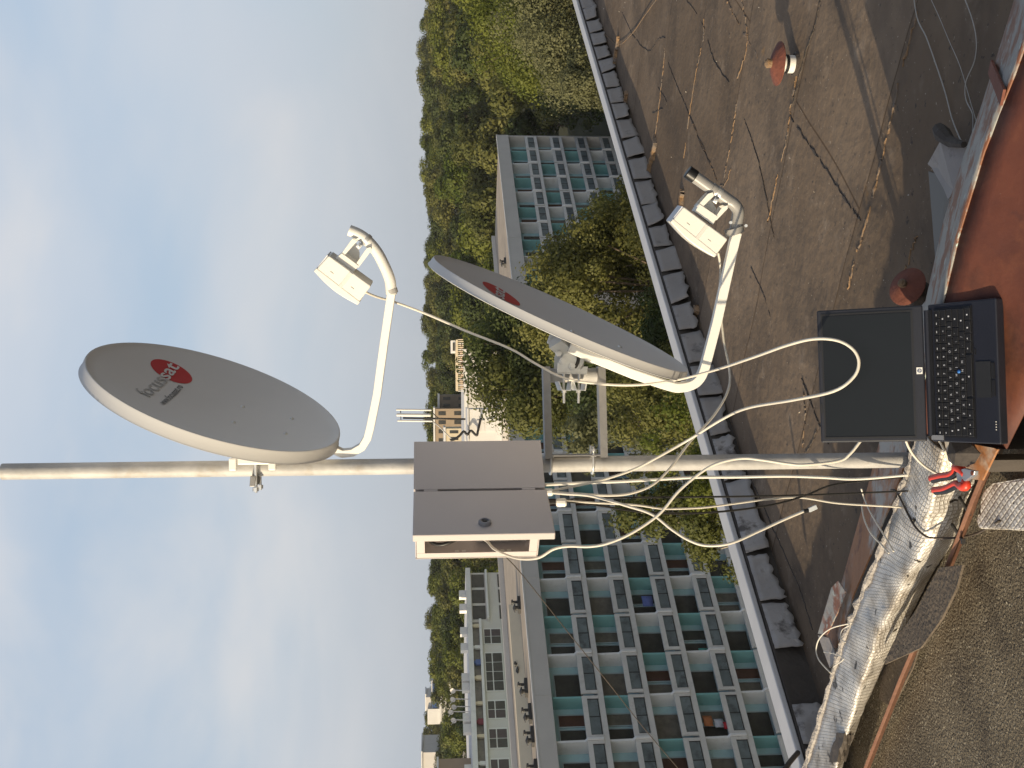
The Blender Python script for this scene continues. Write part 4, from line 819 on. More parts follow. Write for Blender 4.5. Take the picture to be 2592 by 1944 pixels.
mb = MB(); mb.lathe([(.004, 0), (.0045, .003), (.003, .005), (.001, .0055)], K(.005, kf0+rh*3.5+.04, .003), un, 12); mb.build('pointing_stick', mat('blue stick', (.03, .16, .5), .5), keys, smooth=True)
mb = MB(); mb.obox(K(-.055, .805, .0004), xa*Wd*.125, fa_*Dp*.10, un*.0006); mb.build('touchpad', mat('touchpad', (.016, .017, .019), .5), base)
mb = MB()
for xx in (-.115, .005): mb.obox(K(xx, .935, .0006), xa*Wd*.055, fa_*Dp*.022, un*.0008)
mb.obox(K(0.14, .70, .0006), xa*Wd*.02, fa_*Dp*.006, un*.0008); mb.build('touchpad_button', M_KEY, base, bevel=.0005)
mb = MB()
for i in range(4): mb.obox(K(-.40+i*.018, .955, .0005), xa*.0012, fa_*.0012, un*.0004)
mb.build('indicator', M_CABLEW, base)
Lp = lambda x, h, d=0.0: hm+xa*(x*Wd)+la*(h*Ll)+lnrm*d
mb = MB(); mb.obox(Lp(0, .515, -.006), xa*Wd*.5, la*Ll*.487, lnrm*.0055); lid = mb.build('lid', M_LAP, lap, bevel=.004, seg=3)
mb = MB(); mb.obox(Lp(0.0, .545, .0004), xa*Wd*.452, la*Ll*.405, lnrm*.0008); mb.build('screen', M_SCR, lid)
mb = MB()
for s0, s1, h0, h1 in ((-.47, .47, .955, .965), (-.47, .47, .122, .134), (-.47, -.458, .134, .955), (.458, .47, .134, .955)): mb.obox(Lp((s0+s1)/2, (h0+h1)/2, .0008), xa*Wd*(s1-s0)/2, la*Ll*(h1-h0)/2, lnrm*.0012)
mb.build('bezel', M_KEY, lid)
mb = MB(); mb.obox(Lp(.02, .075, .0004), xa*.0085, la*.0072, lnrm*.0006); lgm = mb.build('logo_plate', M_WHITE, lid)
mb = MB(); n = 24; mb.add([Lp(.02, .075, .0012)+xa*.0055*math.cos(2*math.pi*i/n)+la*.0055*math.sin(2*math.pi*i/n) for i in range(n)], [tuple(range(n))]); mb.build('logo_disc', mat('dark blue print', (.02, .05, .13), .5), lgm)
V2, F2 = text_mesh('hp', .0085, .0001); mb = MB(); mb.add([Lp(.02, .075, .0015)+xa*(p[0]-.0043)+la*(p[1]-.0022) for p in V2], F2); mb.build('logo_letters', M_WHITE, lgm)
mb = MB()
mb.cyl(K(-.46, .010, -.002), K(.46, .010, -.002), .0085, 10)
mb.build('hinge', M_LAP, lap, smooth=30)
mb = MB()
for xx in (-.24, .22): mb.obox(Lp(xx, .985, .0006), xa*.012, la*.002, lnrm*.0012)
mb.build('latch', M_KEY, lid)
# ================================================================== ground far below, buildings, trees
GZ = -27.0
def ground_z(x, y):
    r = math.hypot(x, y); t = min(1, max(0, (r-95)/230.0)); return GZ+12.5*t*t*(3-2*t)
b = MB(); NA, NRr = 72, 26; rad = [0]+[12*1.27**i for i in range(NRr)]
for i, r in enumerate(rad):
    for j in range(NA): a = 2*math.pi*j/NA; x, y = r*math.cos(a), r*math.sin(a); b.v.append(Vector((x, y, ground_z(x, y))))
for i in range(len(rad)-1):
    for j in range(NA): b.f.append((i*NA+j, (i+1)*NA+j, (i+1)*NA+(j+1) % NA, i*NA+(j+1) % NA))
structure(b.build('ground', mat('dark grass and earth', (.05, .055, .025), .95, 0, .3, .05), loc=(0, 0, GZ), smooth=True))  # dark green-brown ground colour
# the block under our feet
ob = MB(); ob.rbox(-6, 25, -11.5, 4.42, GZ-1, -3.21); tag(ob.build('own_building', M_RENDER), 'tall block whose roof carries the mast, seen only as its roof edge', 'building')
# ---- apartment rows
def apartments(name, label, s0, nb, P, ztop, nfl, bay, depth, seed, roofm, corn=1.15):
    rg = random.Random(seed); s1 = s0+nb*bay; H_ = 2.8
    t = thing(name, label, 'building', row((s0+s1)/2, P+depth/2, GZ))
    zc = ztop-corn
    b = MB(); b.rbox(s0, s1, P+1.32, P+depth, GZ-1, zc-.02); b.build('wall', M_LTEAL, t)
    b = MB(); b.rbox(s0-.15, s1+.15, P-.10, P+.12, zc, ztop-.10)
    for k in range(1, nb): b.rbox(s0+k*bay-.03, s0+k*bay+.03, P-.115, P-.101, zc+.05, ztop-.15) if k % 3 == 0 else None
    b.build('cornice', M_PANELS, t)
    b = MB(); b.rbox(s0-.12, s1+.12, P+.125, P+depth, zc+.0, ztop-.25); b.build('roof_deck', roofm, t)
    b = MB(); b.rbox(s0-.18, s1+.18, P-.14, P+.16, ztop-.095, ztop); b.build('roof_edge', M_WWALL, t)
    b = MB(); b.rbox(s0-.18, s1+.18, P+depth-.05, P+depth+.25, ztop-2, ztop+.16); b.build('back_parapet', M_PANELS, t)
    for s_ in (s0, s1):
        b = MB(); sgn = 1 if s_ == s1 else -1; b.rbox(min(s_, s_+sgn*.2), max(s_, s_+sgn*.2), P+.0, P+depth, GZ-1, zc-.03); b.build('gable_wall', M_PANELS, t)
    pans = [M_PANE, M_PANE, M_PANEC, M_PANE, M_PANEC]
    for fl in range(nfl):
        zf = zc-(fl+1)*H_            # floor level
        b = MB(); b.rbox(s0, s1, P, P+1.31, zf-.34, zf); b.build('balcony_slab', M_RENDER, t)
        sh = (fl//1) % 2 if seed == 2 else (0, 0, 1, 0, 1, 0, 1)[fl % 7]
        for i in range(nb+1):
            sx = s0+i*bay; white = (i+sh) % 2 == 0
            if 0 < i < nb:
                b = MB()
                if white:
                    prof = [(P+1.31, zf+.0), (P-.16, zf+.02), (P-.16, zf+.95), (P-.06, zf+1.02), (P+.10, zf+1.10), (P+.14, zc-fl*H_-(.36 if fl else .02)), (P+1.31, zc-fl*H_-(.36 if fl else .02))]
                    b.prism([row(sx-.07, p, z) for p, z in prof], E1*.14)
                    b.build('partition', M_PWHITE, t)
                else:
                    b.rbox(sx-.06, sx+.06, P+.22, P+1.31, zf, zf+H_-(.35 if fl else .02)); b.build('partition', M_TEAL, t)
            if i == nb: continue
            a0, a1 = sx+.10, sx+bay-.10
            # balustrade: pale frame with dark infill
            b = MB(); b.rbox(a0, a1, P-.06, P+.10, zf+.70, zf+1.00); b.rbox(a0, a0+.20, P-.055, P+.08, zf+.0, zf+.697); b.rbox(a1-.20, a1, P-.055, P+.08, zf+.0, zf+.697)
            fr_ = b.build('railing', M_RENDER, t)
            b = MB(); b.rbox(a0+.205, a1-.205, P-.0, P+.03, zf+.08, zf+.695); b.build('infill_panel', M_RAILGL, fr_)
            b = MB()
            for q in range(3): xq = a0+.23+(a1-a0-.46)*q/2; b.rbox(xq-.02, xq+.02, P-.03, P-.003, zf+.02, zf+.694)
            b.rbox(a0+.205, a1-.205, P-.028, P-.002, zf+.04, zf+.075); b.build('railing_bars', M_IRON, fr_)
            # windows on the back wall
            if seed == 1 or True:
                wide = (i+sh) % 2 == 1
                zt_ = zf+2.43
                if wide:
                    opn = [(.18, bay-.62, .62, M_PANE if rg.random() < .6 else M_PANEC)]
                else:
                    opn = [(.30, 1.58, .62, rg.choice(pans)), (1.70, 2.62, .02, rg.choice([M_PANEB, M_PANEC, M_PANE, M_PANEB]))]
                for u0, u1, zb, pm in opn:
                    b = MB(); x0_, x1_, zb_ = sx+u0, sx+u1, zf+zb
                    b.rbox(x0_, x0_+.07, P+1.24, P+1.318, zb_, zt_); b.rbox(x1_-.07, x1_, P+1.24, P+1.318, zb_, zt_); b.rbox(x0_+.072, x1_-.072, P+1.24, P+1.318, zt_-.07, zt_); b.rbox(x0_+.072, x1_-.072, P+1.24, P+1.318, zb_, zb_+.07)
                    w_ = b.build('window' if zb > .5 else 'balcony_door', M_FRAME, t)
                    b = MB(); b.rbox(x0_+.073, x1_-.073, P+1.28, P+1.317, zb_+.073, zt_-.073); b.build('pane', pm, w_)
    b = MB(); b.rbox(s0, s1, P+.0, P+1.31, GZ-1, zc-nfl*H_-.35); b.build('plinth', M_PANELS, t)
    return t
A_Z = -5.85
apartments('apartment_building', 'long apartment block with staggered teal and white balconies, left of the mast', 31.5, 14, 56.5, A_Z, 6, 3.1, 17.5, 1, M_ROOFTAN)
apartments('apartment_building', 'lower apartment block with checkered teal and white balconies right of the lower dish', 84.0, 10, 56.5, -7.35, 5, 3.1, 13.0, 2, M_ROOFTAN, 1.35)
def rooftop_pipes(s_, p_, z, label, h=1.0):
    o = row(s_, p_, z-.25); b = MB(); b.lathe([(.16, 0), (.16, h*.7), (.30, h*.7), (.30, h*.82), (.05, h)], o, (0, 0, 1), 10); b.lathe([(.10, 0), (.10, h*.95), (.2, h*.95), (.18, h*1.15)], o+E1*.55, (0, 0, 1), 8); b.rbox(s_-.3, s_+.9, p_-.25, p_+.25, z-.245, z-.05)
    tag(b.build('roof_vent_pipes', M_IRON), label, 'vent pipes', 'vent pipes on the far roofs')
for i, (s_, p_) in enumerate(((51.8, 61.5), (47.6, 63.0), (44.8, 61.5), (41.9, 60.2), (40.1, 60.0), (37.6, 59.7), (96.5, 61.5), (89.8, 61.5))):
    z = A_Z if s_ < 80 else -7.35
    rooftop_pipes(s_, p_, z, 'dark twin vent pipes on the tan roof of the %s apartment block' % ('left' if s_ < 80 else 'right'), .55)
# raised ridge on the left block's roof
b = MB(); b.prism([row(34, 62.5, A_Z-.25), row(34, 64.6, A_Z-.25), row(34, 63.9, A_Z+.45), row(34, 63.2, A_Z+.45)], E1*19.5); tag(b.build('roof_curb', M_CREAM), 'long low cream curb along the tan roof of the left apartment block', 'roof curb')
# laundry and sheets on balconies
def cloth(s_, p_, z, w, h, col, lab, cat='cloth'):
    b = MB(); n = 4
    for i in range(n+1):
        for j in range(2): b.v.append(row(s_+w*i/n, p_+.05*math.sin(i*2.1), z-h*j))
    for i in range(n): b.f.append((2*i, 2*i+1, 2*i+3, 2*i+2))
    o = b.build('laundry', mat('cloth '+lab, col, .9), None, smooth=True); s2 = o.modifiers.new('s', 'SOLIDIFY'); s2.thickness = .02; tag(o, lab, cat)
zf4 = A_Z-1.15-4*2.8
cloth(39.0, 57.4, zf4+2.1, .75, .55, (.60, .22, .09), 'orange towel on a balcony of the left block'); cloth(38.9, 57.4, zf4+1.45, .6, .55, (.7, .7, .75), 'white sheet on a balcony of the left block, under the orange towel'); cloth(38.3, 56.7, zf4+1.15, .5, .5, (.45, .02, .03), 'red cloth over a balcony rail of the left block')
cloth(47.9, 56.95, A_Z-1.15-3*2.8+1.7, .9, .7, (.12, .16, .40), 'blue cloth on a middle balcony of the left block'); cloth(44.0, 57.3, A_Z-1.15-4*2.8+1.4, .7, .6, (.10, .40, .34), 'green cloth on a balcony of the left block')
# ---- grey block behind, with strip windows
t = thing('office_block', 'grey flat-roofed block with a row of dark windows and rooftop clutter behind the left apartments', 'building', row(62, 95, GZ))
P3, Z3 = 89.0, -3.35
b = MB(); b.rbox(40, 80, P3+.2, P3+15, GZ, Z3-.5); b.build('wall', M_PANELS, t)
b = MB(); b.rbox(39.8, 80.2, P3-.4, P3+15.2, Z3-.48, Z3); b.build('roof_slab', M_RENDER, t)
b = MB(); b.rbox(40, 73.5, P3-.3, P3+.19, Z3-1.40, Z3-1.16); b.build('balcony_edge', M_RENDER, t)
b = MB(); b.rbox(40, 73.4, P3+.15, P3+.19, Z3-1.155, Z3-.485); b.build('recess', M_PANEC, t)
rg = random.Random(9); x = 72.6; k = 0
for w in (2.0, 4.6, 2.1, 2.2, 2.3, 2.2, 5.0, 2.4, 5.0, 2.4):
    b = MB(); b.rbox(x-w, x, P3+.12, P3+.195, Z3-3.35, Z3-1.55); f_ = b.build('window', M_WWALL, t)
    n = 2 if w < 3 else 4
    for i in range(n):
        b = MB(); b.rbox(x-w+.1+(w-.2)*i/n, x-w+.02+(w-.2)*(i+1)/n, P3+.09, P3+.118, Z3-3.25, Z3-2.35); b.rbox(x-w+.1+(w-.2)*i/n, x-w+.02+(w-.2)*(i+1)/n, P3+.09, P3+.118, Z3-2.25, Z3-1.65)
        b.build('pane', rg.choice([M_PANE, M_PANE, mat('dim pane', (.07, .05, .05), .3)]), f_)
    x -= w+.95
for fl in range(3):
    b = MB(); b.rbox(73.6, 80, P3-.35, P3+.18, Z3-2.2-fl*2.7, Z3-2.0-fl*2.7); b.build('balcony_slab', M_RENDER, t)
    for i in range(3): b = MB(); b.rbox(73.8+i*2.1, 75.5+i*2.1, P3+.12, P3+.19, Z3-1.9-fl*2.7, Z3-.6-fl*2.7); b.build('window', rg.choice([M_PANE, M_PANEB, M_PANE]), t)
for i in range(15):
    o = row(42.5+i*2.15+rg.uniform(-.4, .4), P3-.05, Z3-1.16); b = MB(); w = rg.uniform(.3, .6); b.obox(o+Vector((0, 0, .25)), E1*w*.5, N2*.12, Vector((0, 0, .25))); b.obox(o+Vector((0, 0, .62)), E1*.14, N2*.1, Vector((0, 0, .11)))
    tag(b.build('balcony_clutter', rg.choice([M_WWALL, M_IRON, mat('plum cloth', (.2, .05, .06), .9), mat('blue cloth', (.10, .14, .3), .9), M_CREAM])), 'small items along the long balcony of the grey block', 'clutter', 'clutter along the grey block balcony')
for i, s_ in enumerate((47.5, 52.5, 57, 61.2, 62.4, 65.8, 66.9, 70.5, 72.5, 75.5, 77.3)):
    b = MB(); o = row(s_, P3+.5, Z3); b.rbox(s_-.45, s_+.45, P3+.3, P3+.75, Z3+.02, Z3+.72); b.lathe([(.25, 0), (.25, .03), (.02, .035)], row(s_, P3+.298, Z3+.37), -N2, 14); b.rbox(s_-.4, s_+.4, P3+.35, P3+.7, Z3, Z3+.019)
    tag(b.build('air_conditioner', M_WWALL), 'white air conditioner box on the roof edge of the grey block', 'air conditioner', 'air conditioners on the grey block')
def hut(name, s0, s1, p0, p1, z0_, z1_, m, lab, cat='roof hut', nwin=2):
    t2 = thing(name, lab, cat, row((s0+s1)/2, (p0+p1)/2, z0_)); b = MB(); b.rbox(s0, s1, p0, p1, z0_, z1_); b.build('wall', m, t2)
    b = MB(); b.rbox(s0-.15, s1+.15, p0-.15, p1+.15, z1_+.002, z1_+.18); b.build('roof', M_RENDER, t2)
    for i in range(nwin):
        u = s0+(s1-s0)*(i+.3)/nwin; b = MB(); b.rbox(u, u+(s1-s0)*.25/nwin+.3, p0-.03, p0-.002, z0_+(z1_-z0_)*.45, z0_+(z1_-z0_)*.8); b.build('window', M_PANE, t2)
    return t2
hut('roof_hut', 53.5, 60.5, P3+4, P3+9, Z3, Z3+3.0, M_TANWALL, 'tan stair hut on the roof of the grey block')
hut('roof_hut', 49.5, 53.4, P3+2, P3+5, Z3, Z3+2.7, M_CREAM, 'sunlit cream hut with small windows on the roof of the grey block', nwin=3)
def farpt(x, y, Y): return at(x, y, Y)
for i, (x, y, r, Y) in enumerate(((1146, 1749, .27, 108), (1146, 1771, .27, 108), (1149, 1790, .26, 107.5), (1141, 1803, .26, 107), (1148, 1824, .28, 106.5))):
    o = at(x, y, Y); b = MB(); n_ = Vector((-.25, -.9, .32)).normalized()
    b.lathe([(.001, -.09), (r*.5, -.07), (r, 0), (r*1.02, -.02), (r*.5, -.09), (.001, -.11)], o, n_, 20); b.cyl(o-n_*.15, Vector((o.x, o.y, Z3)), .05, 6); b.cyl(o-n_*.1+Vector((0, 0, -r*.8)), o+n_*.7, .03, 6)
    tag(b.build('far_dish', M_PANELS, smooth=40), 'round white dish beside the cream hut on the roof of the grey block', 'satellite dish', 'white dishes on the grey block')
# white building with blue glass, far left
c = at(1100, 1800, 330); t = thing('white_building', 'distant white stepped building with a blue glass front above the trees', 'building', c+Vector((0, 0, -14)))
def pbox(b, xa, xb, ya, yb, Y, th):      # a box standing at distance Y, edges read from the photo
    a = at(xa, ya, Y); d = at(xb, yb, Y); return b.box(min(a.x, d.x), max(a.x, d.x), Y, Y+th, min(a.z, d.z), max(a.z, d.z))
b = MB(); pbox(b, 1082, 1150, 1795, 1832, 330, 20); b.build('wall', M_WWALL, t); b = MB(); pbox(b, 1092, 1130, 1723, 1794.6, 331, 20); b.build('wall', M_RENDER, t)
b = MB(); pbox(b, 1094, 1108, 1728, 1792, 330.2, .7); b.build('glazing', M_BLUEGL, t)
b = MB(); pbox(b, 1078, 1091.5, 1765, 1795, 331, 10); b.build('roof_room', M_PANELS, t); b = MB(); pbox(b, 1076, 1079.5, 1757, 1800, 332, 8); b.build('roof', M_WWALL, t)
for k in range(3): b = MB(); pbox(b, 1112+k*12, 1118+k*12, 1725, 1830, 329.3, .6); b.build('balcony_slab', M_WWALL, t)
c = at(1075, 1925, 300); t = thing('grey_house', 'distant grey flat roofed house at the far left behind the trees', 'building', c+Vector((0, 0, -14))); b = MB(); pbox(b, 1070, 1180, 1905, 1990, 300, 15); b.build('wall', M_PANELS, t); b = MB(); pbox(b, 1066, 1069.9, 1902, 1995, 299.5, 16); b.build('roof', M_RENDER, t)
# tan blocks behind the cell antenna
def tanblock(lab, xa, xb, ya, yb, Y, th, m, nr_, nc):
    a = at(xa, ya, Y); t2 = thing('apartment_tower', lab, 'building', Vector((a.x, Y, ground_z(a.x, Y)))); b = MB(); p_, q_ = at(xa, ya, Y), at(xb, yb, Y)
    x0_, x1_, zt_ = min(p_.x, q_.x), max(p_.x, q_.x), max(p_.z, q_.z); b.box(x0_, x1_, Y, Y+th, ground_z(a.x, Y), zt_); b.build('wall', m, t2)
    b = MB(); b.box(x0_-.2, x1_+.2, Y-.2, Y+th, zt_+.002, zt_+.3); b.build('roof', M_RENDER, t2)
    for r_ in range(nr_):
        for c_ in range(nc):
            u = x0_+(x1_-x0_)*(c_+.28)/nc; b = MB(); b.box(u, u+(x1_-x0_)*.42/nc, Y-.05, Y-.002, zt_-1.9-r_*2.8, zt_-.6-r_*2.8); b.build('window', M_PANE, t2)
tanblock('tan apartment tower just right of the cabinet, with small dark windows', 1101, 1200, 1035, 1125, 200, 14, M_TANWALL, 3, 4)
tanblock('darker tan tower stepping down beside the trees, right of the cell antenna', 1113, 1200, 1000, 1034, 205, 14, mat('brown wall', (.24, .19, .14), .85, 0, .1, .3), 3, 2)
tanblock('pale cream low block below the tan tower by the cell antenna', 1128, 1210, 1085, 1135, 170, 8, M_CREAM, 2, 3)
# flat-roofed middle block with pergola, cell antenna, white hut
YM = 120.0
t = thing('flat_block', 'plain grey flat-roofed block carrying the pergola and the cell antenna', 'building', Vector((0, YM, GZ)))
a = at(1184, 1130, YM); d = at(1184, 960, YM); b = MB(); b.box(a.x, d.x+3, YM, YM+12, GZ, a.z); b.build('wall', M_PANELS, t); b = MB(); b.box(a.x-.2, d.x+3.2, YM-.25, YM+12.2, a.z+.002, a.z+.35); b.build('roof_edge', M_WWALL, t)
for k in range(4): b = MB(); b.box(a.x+1+k*2, a.x+2+k*2, YM-.04, YM-.002, a.z-2.6, a.z-1.2); b.build('window', M_PANE, t)
zr = a.z+.35
pg = thing('pergola', 'long cream rooftop pergola of thin slats among the trees', 'pergola', at(1184, 925, YM+1)); p0_, p1_ = at(1155, 990, YM+.5), at(1155, 860, YM+.5)
b = MB(); b.box(p0_.x, p1_.x, YM+.3, YM+.6, p0_.z-.18, p0_.z); b.box(p0_.x, p1_.x, YM+3.3, YM+3.6, p0_.z-.18, p0_.z); b.build('beam', M_CREAM, pg)
b = MB(); b.box(p0_.x, p1_.x, YM+.25, YM+.35, zr+.62, zr+.72); b.build('rail', M_CREAM, pg)
n = 26
for i in range(n+1):
    x = p0_.x+(p1_.x-p0_.x)*i/n; b = MB(); b.box(x-.05, x+.05, YM+.34, YM+.46, zr+.01, p0_.z-.181); b.build('post', M_CREAM if i % 3 else M_WWALL, pg)
b = MB(); b.box(p0_.x+.3, p1_.x-.3, YM+3.0, YM+3.2, zr, p0_.z-.5); b.build('back_wall', mat('reddish brick back', (.22, .12, .08), .9), pg)  # plain reddish-brown wall behind the pergola posts
hut_c = at(1180, 882, YM); t = thing('roof_hut', 'small white box hut at the right end of the pergola', 'roof hut', hut_c); b = MB(); pbox(b, 1141, 1153, 862, 893, YM+1.5, 2); b.build('wall', M_WWALL, t); b = MB(); pbox(b, 1146, 1151.5, 868, 888, YM+1.42, .07); b.build('window', M_PANE, t)
wh = thing('roof_hut', 'sunlit white flat-topped hut below the cell antenna, right of the cabinet', 'roof hut', at(1270, 1070, 92)); b = MB(); pbox(b, 1187, 1272, 1036, 1118, 92, 5); b.build('wall', M_WWALL, wh)
b = MB(); pbox(b, 1207, 1227, 1064, 1092, 91.93, .06); b.build('panel', M_RENDER, wh); b = MB(); pbox(b, 1230, 1254, 1060, 1092, 91.93, .06); b.build('panel', M_RENDER, wh); b = MB(); pbox(b, 1183, 1186.8, 1034, 1120, 91.8, 5.4); b.build('roof', M_RENDER, wh)
bw = MB(); a = at(1272, 1118, 91); bw.box(at(1272, 1150, 91).x, at(1272, 1000, 91).x, 91.0, 100, GZ, a.z); tag(bw.build('link_block', M_PANELS), 'grey link block standing under the sunlit white hut', 'building')
ca = thing('cell_antenna', 'cell phone antenna of pale panels on a dark pole rising above the treetops', 'antenna', at(1180, 1061, 110)); YA = 110
b = MB(); b.cyl(at(1180, 1061, YA), at(1020, 1058, YA), .09, 8); b.build('pole', M_IRON, ca, smooth=True)
for x0_, x1_, y, r in ((1003, 1092, 1038, .09), (1004, 1090, 1051, .15), (1006, 1094, 1066, .09)):
    b = MB(); b.tube([at(x1_, y, YA-.3), at(x0_, y-1, YA-.3)], r, 10); b.build('antenna_panel', M_WWALL, ca, smooth=40)
b = MB(); b.cyl(at(1014, 1036, YA), at(1015, 1068, YA), .04, 6); b.cyl(at(1082, 1036, YA), at(1083, 1068, YA), .04, 6); b.build('crossbar', M_IRON, ca)
b = MB(); b.tube([at(1094, 1066, YA-.3), at(1112, 1080, YA), at(1142, 1110, YA-1)], .06, 6); b.build('brace', M_GALV, ca, smooth=True)
b = MB(); b.tube([at(1090, 1040, YA-.3), at(1105, 1055, YA-.1), at(1115, 1061, YA)], .05, 6); b.build('brace', M_IRON, ca, smooth=True)
cable('feeder_cable', [at(x, y, 91.5) for x, y in ((1217, 1058), (1210, 1090), (1206, 1102), (1192, 1090), (1183, 1100), (1174, 1092), (1163, 1103), (1150, 1112), (1140, 1114))], .10, M_BLACKCABLE, 'black feeder cable snaking over the sunlit white hut', None, 6, 6)
# ---- trees
def crown_mesh(name, seed, n, leaf, rx, ry, rz, nclump, csize, m, hollow=.35, zoff=0.0, spiky=0.0):
    g = np.random.default_rng(seed)
    d = g.normal(size=(nclump, 3)); d /= np.linalg.norm(d, axis=1)[:, None]; d[:, 2] = np.where(d[:, 2] < -.55, -d[:, 2], d[:, 2])
    rad = (hollow+(1-hollow)*g.random(nclump)**.5)*g.uniform(.8, 1.08, nclump)
    cc = d*rad[:, None]*np.array([rx, ry, rz])
    cs = csize*g.uniform(.6, 1.3, nclump)
    w = cs**2; idx = g.choice(nclump, n, p=w/w.sum())
    o = g.normal(size=(n, 3)); o /= np.linalg.norm(o, axis=1)[:, None]
    rr = g.random(n)**.45
    pos = cc[idx]+o*(cs[idx]*rr)[:, None]*np.array([1, 1, .8])
    if spiky: pos[:, 2] -= spiky*np.abs(o[:, 0])*cs[idx]
    nr = o*1.7+.55*g.normal(size=(n, 3))+.35*pos/np.array([rx, ry, rz]); nr /= np.linalg.norm(nr, axis=1)[:, None]
    ax = np.cross(nr, g.normal(size=(n, 3))); ax /= np.linalg.norm(ax, axis=1)[:, None]; bx = np.cross(nr, ax)
    sz = leaf*g.uniform(.6, 1.3, n)[:, None]
    V = np.stack([pos-ax*sz*.5, pos+bx*sz*.32, pos+ax*sz*.5, pos-bx*sz*.32], 1).reshape(-1, 3); V[:, 2] += zoff
    me = bpy.data.meshes.new(name); me.vertices.add(4*n); me.vertices.foreach_set('co', V.astype(np.float32).ravel())
    me.loops.add(4*n); me.loops.foreach_set('vertex_index', np.arange(4*n, dtype=np.int32)); me.polygons.add(n)
    me.polygons.foreach_set('loop_start', np.arange(0, 4*n, 4, dtype=np.int32)); me.polygons.foreach_set('loop_total', np.full(n, 4, dtype=np.int32))
    me.update(); me.materials.append(m); return me, cc
def trunk_mesh(name, h, r, cc, zoff, m, seed, nl=9):
    g = random.Random(seed); mb = MB(); top = zoff+.1
    mb.tube([Vector((0, 0, 0)), Vector((.1, .05, h*.3)), Vector((-.1, .1, h*.6)), Vector((0, 0, h*.92))], [r, r*.8, r*.55, r*.18], 8)
    for k in range(min(nl, len(cc))):
        c = Vector(cc[k]); c.z += zoff; zb = min(h*.8, max(h*.35, c.z-1.6)); mb.tube([Vector((0, 0, zb)), Vector((c.x*.5, c.y*.5, (zb+c.z)/2+.3)), c*1.0], [r*.38, r*.22, r*.06], 5)
    me = bpy.data.meshes.new(name); me.from_pydata([tuple(v) for v in mb.v], [], mb.f); me.materials.append(m); me.shade_smooth(); return me
KIND = []
for k, (lm, seed) in enumerate(((M_LEAF_A, 11), (M_LEAF_B, 12), (M_LEAF_D, 13), (M_LEAF_A, 14), (M_LEAF_D, 15))):
    me, cc = crown_mesh('crown', seed, 6500, .42, 3.7, 3.7, 4.6, 34, 1.35, lm, .45, 10.5); KIND.append((me, trunk_mesh('trunk', 14.0, .26, cc, 10.5, M_BARK, seed)))
def put_tree(kind, x, y, z, sx, sz, rot, label, group):
    t = thing('tree', label, 'tree', (x, y, z), group); t.scale = (sx, sx, sz); t.rotation_euler = (0, 0, rot)
    for nm, me in (('crown', kind[0]), ('trunk', kind[1])):
        o = bpy.data.objects.new(nm, me); C.objects.link(o); o.parent = t
    return t
tr = random.Random(21)
def clear(x, y):
    s_ = x*E1.x+y*E1.y; p_ = x*N2.x+y*N2.y
    if 28 < s_ < 80 and 50 < p_ < 76: return False
    if 80 < s_ < 118 and 49 < p_ < 74: return False
    if 36 < s_ < 84 and 82 < p_ < 110: return False
    if abs(x+4) < 16 and 114 < y < 136: return False
    if -10 < x < 6 and 85 < y < 104: return False
    return True
ROWS = ((150, 7.5, -6.0), (172, 7.5, -4.6), (198, 8.0, -3.2), (226, 8.5, -2.0), (258, 9.0, -1.0), (295, 9.5, .3), (340, 9, 1.6), (395, 8.5, 2.6))
for Y, sp, top in ROWS:
    x = -.40*Y
    while x < .42*Y:
        xx = x+tr.uniform(-2, 2); yy = Y+tr.uniform(-9, 9); u = xx/yy
        tp = top+tr.uniform(-1.8, 1.2)+(1.0 if u > .15 else 0)
        if clear(xx, yy) and not (-.10 < u < .03 and Y < 215) and not (u < -.20 and Y < 170):
            gz_ = ground_z(xx, yy); sc_ = tr.uniform(1.0, 1.3)*(1+Y/900); szz = (tp-gz_)/15.3
            put_tree(KIND[tr.choice((0, 0, 3, 1, 1, 2))], xx, yy, gz_, sc_, szz, tr.uniform(0, 6.28), 'leafy green tree in the wood behind the buildings', 'trees of the wood')
        x += sp*tr.uniform(.8, 1.15)
# nearer canopy right of the right-hand block
for x, y, tp, s_, kd in ((36, 136, -7.5, 1.25, 3), (42, 140, -6.5, 1.3, 0), (48, 138, -6.5, 1.3, 3), (54, 142, -6, 1.3, 0), (32, 148, -8.5, 1.2, 2), (38, 118, -10.5, 1.2, 0), (44, 122, -9.5, 1.3, 3), (50, 125, -8.5, 1.3, 1), (46, 108, -10, 1.2, 0), (41, 105, -11.5, 1.2, 2), (37, 104, -13, 1.1, 4), (34.5, 110, -13, 1.1, 2), (33.0, 118, -13, 1.1, 4), (32.6, 127, -12.5, 1.0, 4), (34.5, 125, -14, 1.0, 2), (36, 131, -11.5, 1.05, 4)):
    gz_ = ground_z(x, y); put_tree(KIND[kd], x, y, gz_, s_, (tp-gz_)/15.3, tr.uniform(0, 6.28), 'green tree beyond the right end of the lower apartment block', 'trees right of the lower block')
def big_tree(x, y, top, n, leaf, rx, ry, rz, ncl, cs, lm, bm_, seed, label, hollow=.4, spiky=0.0):
    zo = top-rz-GZ-.3; me, cc = crown_mesh('crown', seed, n, leaf, rx, ry, rz, ncl, cs, lm, hollow, zo, spiky); tm_ = trunk_mesh('trunk', top-GZ-rz*.8, .22, cc, zo, bm_, seed, 14)
    t = thing('tree', label, 'tree', (x, y, GZ))
    for nm, m_ in (('crown', me), ('trunk', tm_)):
        o = bpy.data.objects.new(nm, m_); C.objects.link(o); o.parent = t
def bt(U, V, Y, hw, rz, n, leaf, lm, seed, label, bm_=M_BARK, ncl=60, cs=None, spiky=0.0, hollow=.4):
    p = at(V, 1944-U, Y); big_tree(p.x, p.y, p.z, n, leaf, hw, hw, rz, ncl, cs or hw*.34, lm, bm_, seed, label, hollow, spiky)
